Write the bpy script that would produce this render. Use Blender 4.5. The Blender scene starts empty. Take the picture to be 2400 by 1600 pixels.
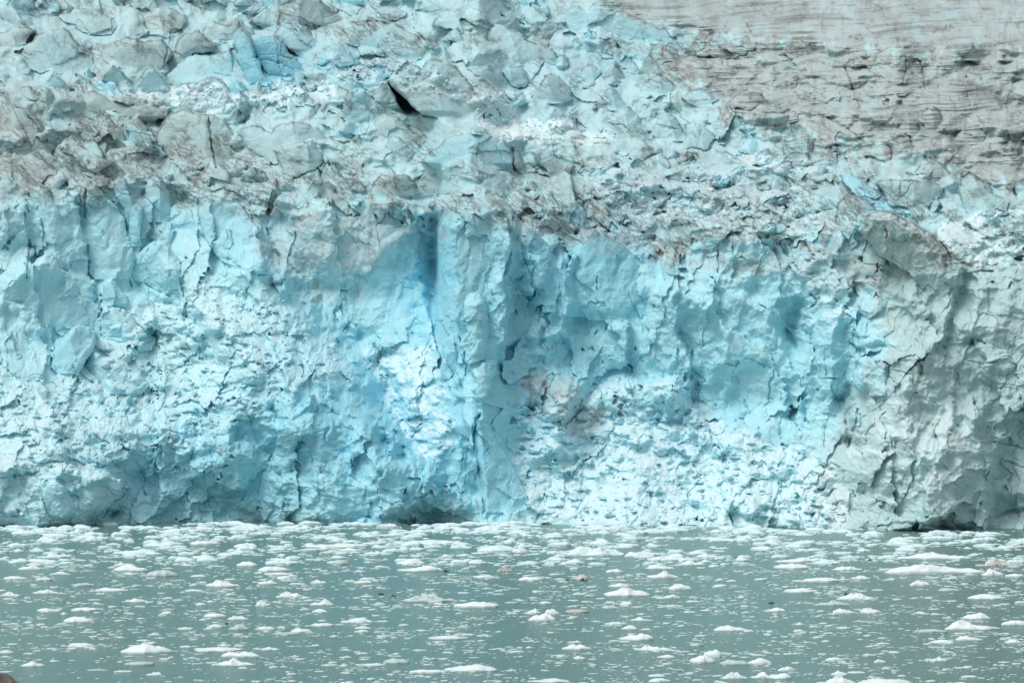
import bpy, math, random
import numpy as np

# ------------------------------------------------------------------ camera, sky, sun, exposure
scene = bpy.context.scene
CAM_H = 25.0          # camera height above the water (m)
KPX = 1.0 / 7200.0    # tangent per photo pixel (photo is 2400 px wide, 200 m at 600 m)
HORIZ = 920.0         # photo row of the horizon

cam_data = bpy.data.cameras.new("camera")
cam_data.sensor_width = 36.0
cam_data.lens = 36.0 / (2400 * KPX)
cam_data.shift_y = (HORIZ - 800.0) / 2400.0
cam_data.clip_start = 1.0
cam_data.clip_end = 20000.0
cam = bpy.data.objects.new("camera", cam_data)
scene.collection.objects.link(cam)
cam.location = (0, 0, CAM_H)
cam.rotation_euler = (math.radians(90), 0, 0)
scene.camera = cam

SUN_EL, SUN_AZ = math.radians(58), math.radians(-124)   # azimuth from +Y towards +X, seen from above
world = bpy.data.worlds.new("World")
scene.world = world
world.use_nodes = True
wn, wl_ = world.node_tree.nodes, world.node_tree.links
wn.clear()
w_out = wn.new("ShaderNodeOutputWorld")
w_bg = wn.new("ShaderNodeBackground")
w_sky = wn.new("ShaderNodeTexSky")
w_sky.sky_type = 'NISHITA'
w_sky.sun_disc = False
w_sky.sun_elevation = SUN_EL
w_sky.sun_rotation = SUN_AZ
w_sky.air_density = 1.0
w_sky.dust_density = 4.0
w_hsv = wn.new("ShaderNodeHueSaturation")
w_hsv.inputs['Saturation'].default_value = 0.22      # cloud cover: nearly colourless sky light
wl_.new(w_sky.outputs[0], w_hsv.inputs['Color'])
wl_.new(w_hsv.outputs[0], w_bg.inputs['Color'])
w_bg.inputs['Strength'].default_value = 0.13
wl_.new(w_bg.outputs[0], w_out.inputs['Surface'])

sun_d = bpy.data.lights.new("sun", 'SUN')
sun_d.energy = 1.25
sun_d.angle = math.radians(28)
sun_d.color = (1.0, 0.97, 0.93)
sun = bpy.data.objects.new("sun", sun_d)
scene.collection.objects.link(sun)
sun.rotation_euler = (math.radians(90) - SUN_EL, 0, -math.pi - SUN_AZ)   # sun stands over the photographer's left shoulder

vs = scene.view_settings
vs.view_transform = 'Standard'
vs.look = 'None'
vs.gamma = 1.0
vs.exposure = 0.0
vs.use_curve_mapping = False
scene.cycles.max_bounces = 8
scene.cycles.diffuse_bounces = 5
scene.cycles.use_denoising = True

# ------------------------------------------------------------------ noise on arrays
F = np.float32
_r = np.random.RandomState(7)
_perm = _r.permutation(512).astype(np.int32)
_perm = np.concatenate([_perm, _perm])
_ang = _r.rand(512) * 2 * np.pi
_gx, _gy = np.cos(_ang).astype(F), np.sin(_ang).astype(F)
_rnd = _r.rand(6, 512).astype(F)

def noise2(x, y, seed=0):
    """gradient noise, about -1..1"""
    x = np.asarray(x, F) + F(seed * 17.31 + 1000); y = np.asarray(y, F) + F(seed * 9.77 + 1000)
    xi = np.floor(x).astype(np.int32); yi = np.floor(y).astype(np.int32)
    xf = x - xi.astype(F); yf = y - yi.astype(F)
    u = xf * xf * xf * (xf * (xf * 6 - 15) + 10); v = yf * yf * yf * (yf * (yf * 6 - 15) + 10)
    a0 = _perm[xi & 511]; a1 = _perm[(xi + 1) & 511]
    y0 = yi & 511; y1 = (yi + 1) & 511
    def g(a, yy, dx, dy):
        h = _perm[a + yy]
        return _gx[h] * dx + _gy[h] * dy
    n00 = g(a0, y0, xf, yf); n10 = g(a1, y0, xf - 1, yf)
    n01 = g(a0, y1, xf, yf - 1); n11 = g(a1, y1, xf - 1, yf - 1)
    return ((n00 * (1 - u) + n10 * u) * (1 - v) + (n01 * (1 - u) + n11 * u) * v) * F(1.5)

def fbm(x, y, octaves=4, seed=0, gain=0.5):
    s = np.zeros(np.broadcast(x, y).shape, F); a = 1.0; f = 1.0; t = 0
    for o in range(octaves):
        s += F(a) * noise2(x * F(f), y * F(f), seed + o * 3)
        t += a; a *= gain; f *= 2.03
    return s / F(t)

def ridged(x, y, octaves=4, seed=0):
    s = np.zeros(np.broadcast(x, y).shape, F); a = 1.0; f = 1.0; t = 0
    for o in range(octaves):
        s += F(a) * (1 - np.abs(noise2(x * F(f), y * F(f), seed + o * 5)))
        t += a; a *= 0.5; f *= 2.1
    return s / F(t)

def worley(x, y, seed=0):
    """F1, F2, the offset to the nearest point and its hash"""
    x = np.asarray(x, F) + F(seed * 31.7 + 2000); y = np.asarray(y, F) + F(seed * 13.9 + 2000)
    xi = np.floor(x).astype(np.int32); yi = np.floor(y).astype(np.int32)
    f1 = np.full(x.shape, 9e9, F); f2 = np.full(x.shape, 9e9, F)
    hx = np.zeros(x.shape, F); hy = np.zeros(x.shape, F); hid = np.zeros(x.shape, np.int32)
    for oy in (-1, 0, 1):
        for ox in (-1, 0, 1):
            cx = xi + ox; cy = yi + oy
            h = _perm[_perm[cx & 511] + (cy & 511)]
            dx = cx.astype(F) + _rnd[0][h] - x; dy = cy.astype(F) + _rnd[1][h] - y
            d = dx * dx + dy * dy
            m = d < f1
            f2 = np.where(m, f1, np.minimum(f2, d))
            f1 = np.where(m, d, f1)
            hx = np.where(m, dx, hx); hy = np.where(m, dy, hy); hid = np.where(m, h, hid)
    return np.sqrt(f1), np.sqrt(f2), hx, hy, hid

def facets(x, y, seed=0, tilt=1.0, step=0.5):
    """every cell is a plane of its own with a random tilt and a random step"""
    f1, f2, hx, hy, h = worley(x, y, seed)
    tx = (_rnd[2][h] - 0.5) * 2; ty = (_rnd[3][h] - 0.5) * 2
    return tilt * (-hx * tx - hy * ty) + step * (_rnd[4][h] - 0.5), f1, f2, h

def blur(a, n):
    k = n // 2
    for ax in (0, 1):
        for rep in range(2):
            pd = [(0, 0), (0, 0)]; pd[ax] = (k + 1, k)
            c = np.cumsum(np.pad(a, pd, 'edge').astype(np.float64), axis=ax)
            a = ((c[n:] - c[:-n]) / n if ax == 0 else (c[:, n:] - c[:, :-n]) / n).astype(F)
    return a

def sstep(a, b, x):
    t = np.clip((x - a) / (b - a), 0, 1)
    return t * t * (3 - 2 * t)

# ------------------------------------------------------------------ the ice front as a relief over (column, row) of directions seen from the bay
NX, NY = 1480, 750
X0, X1, Y0, Y1 = -160.0, 2560.0, -110.0, 1266.0
gx = np.concatenate([np.linspace(-420, -40, 51)[:-1], np.linspace(-40, 2440, NX - 100), np.linspace(2440, 2820, 51)[1:]]).astype(F);   # finest where the bay looks straight at it
gy = np.linspace(Y0, Y1, NY).astype(F)
PX, PY = np.meshgrid(gx, gy)
WX = PX + 22 * fbm(PX / 70, PY / 70, 4, 51); WY = PY + 22 * fbm(PX / 70, PY / 70, 4, 57)      # warped

def curve(pts, x):
    p = np.array(pts, float)
    return np.interp(x, p[:, 0], p[:, 1]).astype(F)

WATERLINE = [(-160, 1233), (0, 1232), (250, 1228), (400, 1225), (1000, 1226), (1300, 1229), (1600, 1232), (1850, 1236), (2100, 1240), (2400, 1244), (2560, 1246)]
CLIFFTOP = [(-160, 470), (0, 480), (100, 476), (300, 474), (450, 490), (600, 484), (800, 482), (1050, 495), (1200, 545), (1350, 580), (1500, 600), (1650, 580), (1850, 575), (2000, 540), (2100, 545), (2200, 605), (2300, 618), (2400, 622), (2560, 630)]
SX = [-160, 0, 200, 400, 600, 750, 900, 1000, 1060, 1120, 1200, 1400, 1600, 1800, 1950, 2080, 2200, 2300, 2400, 2560]
SS = [0, .15, .3, .45, .6, .75, .9, 1]
SET = [
 [-5, -5, -4, 2, 4, 5, 6, 6, 2, 0, 0, 0, 0, 0, 0, 0, 3, 6, 8, 8],
 [0, 0, 1, 5, 5, 7, 8, 7, 3, 2, 9, 11, 11, 10, 9, 2, 3, 8, 12, 12],
 [9, 9, 9, 9, 7, 9, 14, 12, 6, 5, 17, 20, 20, 19, 16, 5, 5, 9, 12, 12],
 [20, 20, 22, 20, 14, 19, 27, 24, 11, 9, 23, 26, 26, 25, 21, 10, 9, 11, 13, 13],
 [31, 31, 34, 32, 28, 33, 37, 36, 15, 12, 25, 28, 28, 27, 23, 15, 13, 13, 15, 15],
 [41, 41, 43, 42, 38, 38, 39, 39, 18, 14, 26, 29, 29, 28, 25, 19, 16, 15, 17, 17],
 [45, 45, 46, 46, 43, 40, 40, 40, 21, 16, 28, 31, 31, 29, 27, 23, 19, 18, 19, 19],
 [48, 48, 49, 49, 46, 42, 42, 42, 24, 18, 31, 33, 33, 31, 29, 26, 21, 20, 21, 21]]
wl = curve(WATERLINE, gx); ct = curve(CLIFFTOP, gx)
YW = CAM_H / ((wl - HORIZ) * KPX)
sx_idx = np.interp(gx, SX, np.arange(len(SX)))
def smooth1(a, n):
    k = np.hanning(n); k /= k.sum()
    return np.convolve(np.pad(a, n // 2, 'edge'), k, 'valid')[:len(a)]
setx = np.array([smooth1(np.interp(gx, SX, row), 61) for row in SET]).astype(F)       # rows of s, columns of gx
ct = smooth1(ct + 34 * fbm(gx / 110, gx * 0, 3, 2), 9).astype(F)

EDGE_X = np.linspace(1200, 2560, 200); EDGE_Y = smooth1(np.interp(EDGE_X, [1300, 1450, 1700, 1800, 2000, 2400], [-40, 10, 78, 92, 104, 110]), 25)
TIERS = [([(-160, 190), (0, 195), (300, 212), (480, 240), (640, 216), (800, 228), (1000, 268), (1150, 302), (1300, 318), (1450, 338), (1700, 372), (1900, 388), (2050, 400), (2560, 420)], 13),
         ([(-160, 372), (0, 378), (250, 398), (500, 424), (800, 456), (1100, 472), (1400, 492), (1600, 520), (1800, 530), (2000, 500), (2200, 540), (2560, 560)], 11),
         ([(-160, 108), (0, 110), (250, 92), (420, 104), (600, 80), (850, 60), (1100, 92), (1300, 140), (1500, 180), (1650, 215), (1900, 250), (2560, 260)], 8),
         ([(-160, 290), (0, 300), (200, 300), (350, 330), (600, 300), (800, 330), (1000, 365), (1250, 415), (1500, 420), (1700, 450), (2000, 450), (2560, 480)], 6)]
def base_setback(px, py):
    jx = np.interp(px, gx, np.arange(NX)); j0 = np.clip(np.floor(jx).astype(int), 0, NX - 2); fx = (jx - j0).astype(F)
    w = np.interp(px, gx, wl); c = np.interp(px, gx, ct)
    s = np.clip((w - py) / (w - c), 0, 1)
    si = np.interp(s, SS, np.arange(len(SS))); i0 = np.clip(np.floor(si).astype(int), 0, len(SS) - 2); fy = si - i0
    fy = fy * fy * (3 - 2 * fy) * 0.4 + fy * 0.6
    a = setx[i0, j0] * (1 - fy) + setx[i0 + 1, j0] * fy
    up = np.maximum(c - py, 0)
    a = a + up * 0.075 + np.maximum(up - 250, 0) * 0.05
    # the field climbs in tiers: steep fronts with ledges between them
    wob = 16 * fbm(np.asarray(px, F) / 85, np.asarray(py, F) / 85, 3, 19)
    for pts, jump in TIERS:
        ly = np.interp(px, [q[0] for q in pts], [q[1] for q in pts]) + wob
        a = a + jump * sstep(-13, 13, ly - py) * (py < c + 20)
    # the smooth banded slope at the back right
    edge = np.interp(px, EDGE_X, EDGE_Y)
    a = a + np.maximum(edge - py, 0) * 0.45
    return (a + np.interp(px, gx, YW)).astype(F)

D = base_setback(PX, PY)
BASE = D.copy()
MPP = 0.085       # metres per photo pixel at the front, for noise amplitudes

# soft masks from outlines, warped so that no border is straight
def softpoly(poly, blur):
    st = 4
    qx, qy = WX[::st, ::st], WY[::st, ::st]
    p = np.array(poly, F); n = len(p)
    inside = np.zeros(qx.shape, bool); dist = np.full(qx.shape, 1e9, F)
    for i in range(n):
        x1, y1 = p[i]; x2, y2 = p[(i + 1) % n]
        cond = ((y1 > qy) != (y2 > qy))
        xin = (x2 - x1) * (qy - y1) / (y2 - y1 + 1e-9) + x1
        inside ^= cond & (qx < xin)
        dx, dy = x2 - x1, y2 - y1
        t = np.clip(((qx - x1) * dx + (qy - y1) * dy) / (dx * dx + dy * dy + 1e-9), 0, 1)
        dist = np.minimum(dist, np.hypot(qx - x1 - t * dx, qy - y1 - t * dy))
    sd = np.where(inside, dist, -dist)
    m = sstep(-blur, blur, sd).astype(F)
    iy = np.clip(np.arange(NY) / st, 0, m.shape[0] - 1.001); ix = np.clip(np.arange(NX) / st, 0, m.shape[1] - 1.001)
    y0 = iy.astype(int); x0 = ix.astype(int); fy = (iy - y0)[:, None].astype(F); fx = (ix - x0)[None, :].astype(F)
    return (m[y0][:, x0] * (1 - fy) * (1 - fx) + m[y0][:, x0 + 1] * (1 - fy) * fx + m[y0 + 1][:, x0] * fy * (1 - fx) + m[y0 + 1][:, x0 + 1] * fy * fx)

def ell(cx, cy, rx, ry, soft=0.5):
    r = np.hypot((WX - cx) / rx, (WY - cy) / ry)
    return (1 - sstep(1 - soft, 1 + soft, r)).astype(F)

RUBBLE = {
 'left_slope': [(240, 720), (400, 690), (480, 660), (640, 700), (760, 760), (860, 900), (720, 900), (600, 960), (450, 1060), (300, 1090), (180, 1080), (0, 1060), (-160, 1060), (-160, 880), (0, 880), (120, 890), (220, 800)],
 'right_cone': [(1230, 960), (1400, 900), (1620, 900), (1700, 1000), (1900, 1060), (2000, 1120), (1990, 1236), (1250, 1232), (1210, 1100)],
 'gully': [(860, 820), (1010, 800), (1050, 900), (1060, 1060), (1000, 1080), (930, 1000), (900, 900)],
 'crumbs': [(290, 205), (480, 195), (600, 225), (640, 195), (780, 190), (790, 230), (620, 250), (480, 260), (330, 240)],
 'blocks': [(1380, 380), (1560, 400), (1750, 400), (1900, 460), (1950, 520), (1850, 560), (1600, 530), (1440, 500), (1350, 440)],
 'snow_right': [(2190, 540), (2260, 510), (2400, 490), (2560, 490), (2560, 600), (2280, 620), (2220, 590)],
 'shelf': [(1120, 290), (1300, 280), (1450, 320), (1400, 340), (1180, 335)],
 'shelf2': [(1690, 360), (1840, 365), (1900, 380), (1960, 400), (1750, 395)],
 'left_foot': [(-160, 1060), (0, 1060), (120, 1040), (290, 1100), (285, 1200), (200, 1230), (-160, 1235)],
 'right_mid': [(1880, 600), (1960, 600), (2000, 700), (1960, 780), (1900, 700)],
 'buttress': [(2060, 950), (2150, 850), (2290, 1000), (2310, 1100), (2200, 1180), (2020, 1180), (1990, 1060)],
 'blue_top': [(760, 130), (900, 130), (1100, 190), (1250, 220), (1230, 260), (1100, 250), (930, 200), (800, 190)],
}
RM = {k: softpoly(v, 34 if k in ('left_slope', 'right_cone', 'gully', 'left_foot', 'buttress') else 18) for k, v in RUBBLE.items()}

upper = sstep(-20, 25, np.interp(PX, gx, ct) + 12 * fbm(PX / 90, PY / 90, 2, 3) - PY)           # 1 on the field behind the cliff
banded = softpoly([(1280, -200), (1300, -30), (1480, 30), (1600, 70), (1720, 90), (1820, 98), (2000, 110), (2150, 112), (2400, 118), (2700, 125), (2700, -200)], 26)
dirtfield = softpoly([(1560, 120), (1660, 90), (2000, 100), (2560, 110), (2560, 440), (2330, 430), (2230, 380), (2080, 350), (1950, 345), (1820, 310), (1700, 260), (1600, 190)], 75)

# large undulation of the base
D += (6 * fbm(WX / 190, WY / 120, 4, 11) * (0.5 + 0.7 * upper) * (1 - 0.8 * banded)).astype(F)
D += 5.0 * dirtfield * fbm(WX / 120, WY / 45, 3, 14)

# ------------------------------------------------------------------ seracs: facets of ice standing out of the slope
ID = np.zeros(D.shape, np.int16)
CREST = np.zeros(D.shape, F)
FTINT = np.zeros(D.shape, F)      # tone of each facet's ice: above 0 fresh and blue, below 0 old and grey
FSEED = np.zeros(D.shape, F)

def fractal_outline(poly, rng, jag=0.10, depth=3):
    p = [np.array(q, float) for q in poly]
    for d in range(depth):
        q = []
        for i in range(len(p)):
            a, b = p[i], p[(i + 1) % len(p)]
            L = np.hypot(*(b - a))
            q.append(a)
            if L > 7:
                n = np.array([-(b - a)[1], (b - a)[0]]) / (L + 1e-9)
                q.append((a + b) / 2 + n * rng.gauss(0, jag) * L)
        p = q
    return np.array(p)

def serac(poly, rng, ident=0, lean=0.25, tilt=0.0, arete=None, bevel=1.2, rb=6.0, jag=0.09, off=0.5, tint=0.0, force=0.0, soft=2.0, foot=0.3, tol=1.0):
    pts = fractal_outline(poly, rng, jag)
    xa, ya = pts.min(0); xb, yb = pts.max(0)
    j0, j1 = np.searchsorted(gx, [xa, xb]); i0, i1 = np.searchsorted(gy, [ya, yb])
    if j1 - j0 < 3 or i1 - i0 < 3:
        return
    sx, sy = PX[i0:i1, j0:j1], PY[i0:i1, j0:j1]
    inside = np.zeros(sx.shape, bool); dist = np.full(sx.shape, 1e9, F)
    n = len(pts)
    for i in range(n):
        x1, y1 = pts[i]; x2, y2 = pts[(i + 1) % n]
        if y1 != y2:
            cond = ((y1 > sy) != (y2 > sy))
            inside ^= cond & (sx < (x2 - x1) * (sy - y1) / (y2 - y1) + x1)
        dx, dy = x2 - x1, y2 - y1
        t = np.clip(((sx - x1) * dx + (sy - y1) * dy) / (dx * dx + dy * dy + 1e-9), 0, 1)
        dist = np.minimum(dist, (sx - x1 - t * dx) ** 2 + (sy - y1 - t * dy) ** 2)
    if not inside.any():
        return
    dist = np.sqrt(dist)
    cx = 0.5 * (xa + xb); h = yb - ya; w = xb - xa
    ib = min(max(int(np.searchsorted(gy, yb - 0.06 * h)), 0), NY - 1); jb = min(max(int(np.searchsorted(gx, cx)), 0), NX - 1)
    strip = inside & (sy > yb - .22 * h)
    here = float(np.percentile(D[i0:i1, j0:j1][strip], 65)) if strip.any() else float(BASE[ib, jb])
    d0 = min(max(here, float(BASE[ib, jb]) - 6), float(BASE[ib, jb]) + 8) - off - .45 * force
    m = d0 * KPX
    d = d0 + lean * (yb - sy) * m + tilt * (sx - cx) * m
    if arete:
        r, slant, sl, sr = arete
        xr = xa + r * w + slant * (sy - ya)
        d = d + sl * np.maximum(xr - sx, 0) * m + sr * np.maximum(sx - xr, 0) * m
    topness = np.clip((yb - sy) / h, 0, 1)
    d = d + bevel * np.exp(-dist / rb) * sstep(.2, .6, topness)
    cur = D[i0:i1, j0:j1]
    hit = inside & (d < cur + tol)
    k = sstep(0, foot, topness) * sstep(0, soft, dist)      # the foot grows out of what lies in front of it
    cur[hit] = (cur * (1 - k) + d * k)[hit]
    own = hit & (k > .35)
    ID[i0:i1, j0:j1][own] = ident
    CREST[i0:i1, j0:j1][own] = (np.exp(-dist / 2.6) * sstep(0.25, 0.6, topness))[own]
    FTINT[i0:i1, j0:j1][own] = tint
    FSEED[i0:i1, j0:j1][own] = rng.random() * 300

def random_facet(cx, yb, w, h, rng):
    sk = rng.uniform(-0.42, 0.18)
    n = rng.choice([1, 1, 2, 2, 3])
    top = []
    for i in range(n):
        f = (i + 1) / (n + 1) + sk * 0.5 + rng.uniform(-.12, .12)
        top.append((cx + (f - 0.5) * w, yb - h * (1 - 0.75 * abs(f - 0.5 - sk) * 2) * rng.uniform(0.8, 1)))
    top.sort()
    return [(cx - w / 2, yb - h * rng.uniform(0.0, 0.25))] + top + [(cx + w / 2, yb - h * rng.uniform(0, 0.2)), (cx + w * rng.uniform(0.2, .5), yb + h * 0.05), (cx - w * rng.uniform(0.1, 0.4), yb)]
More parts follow.
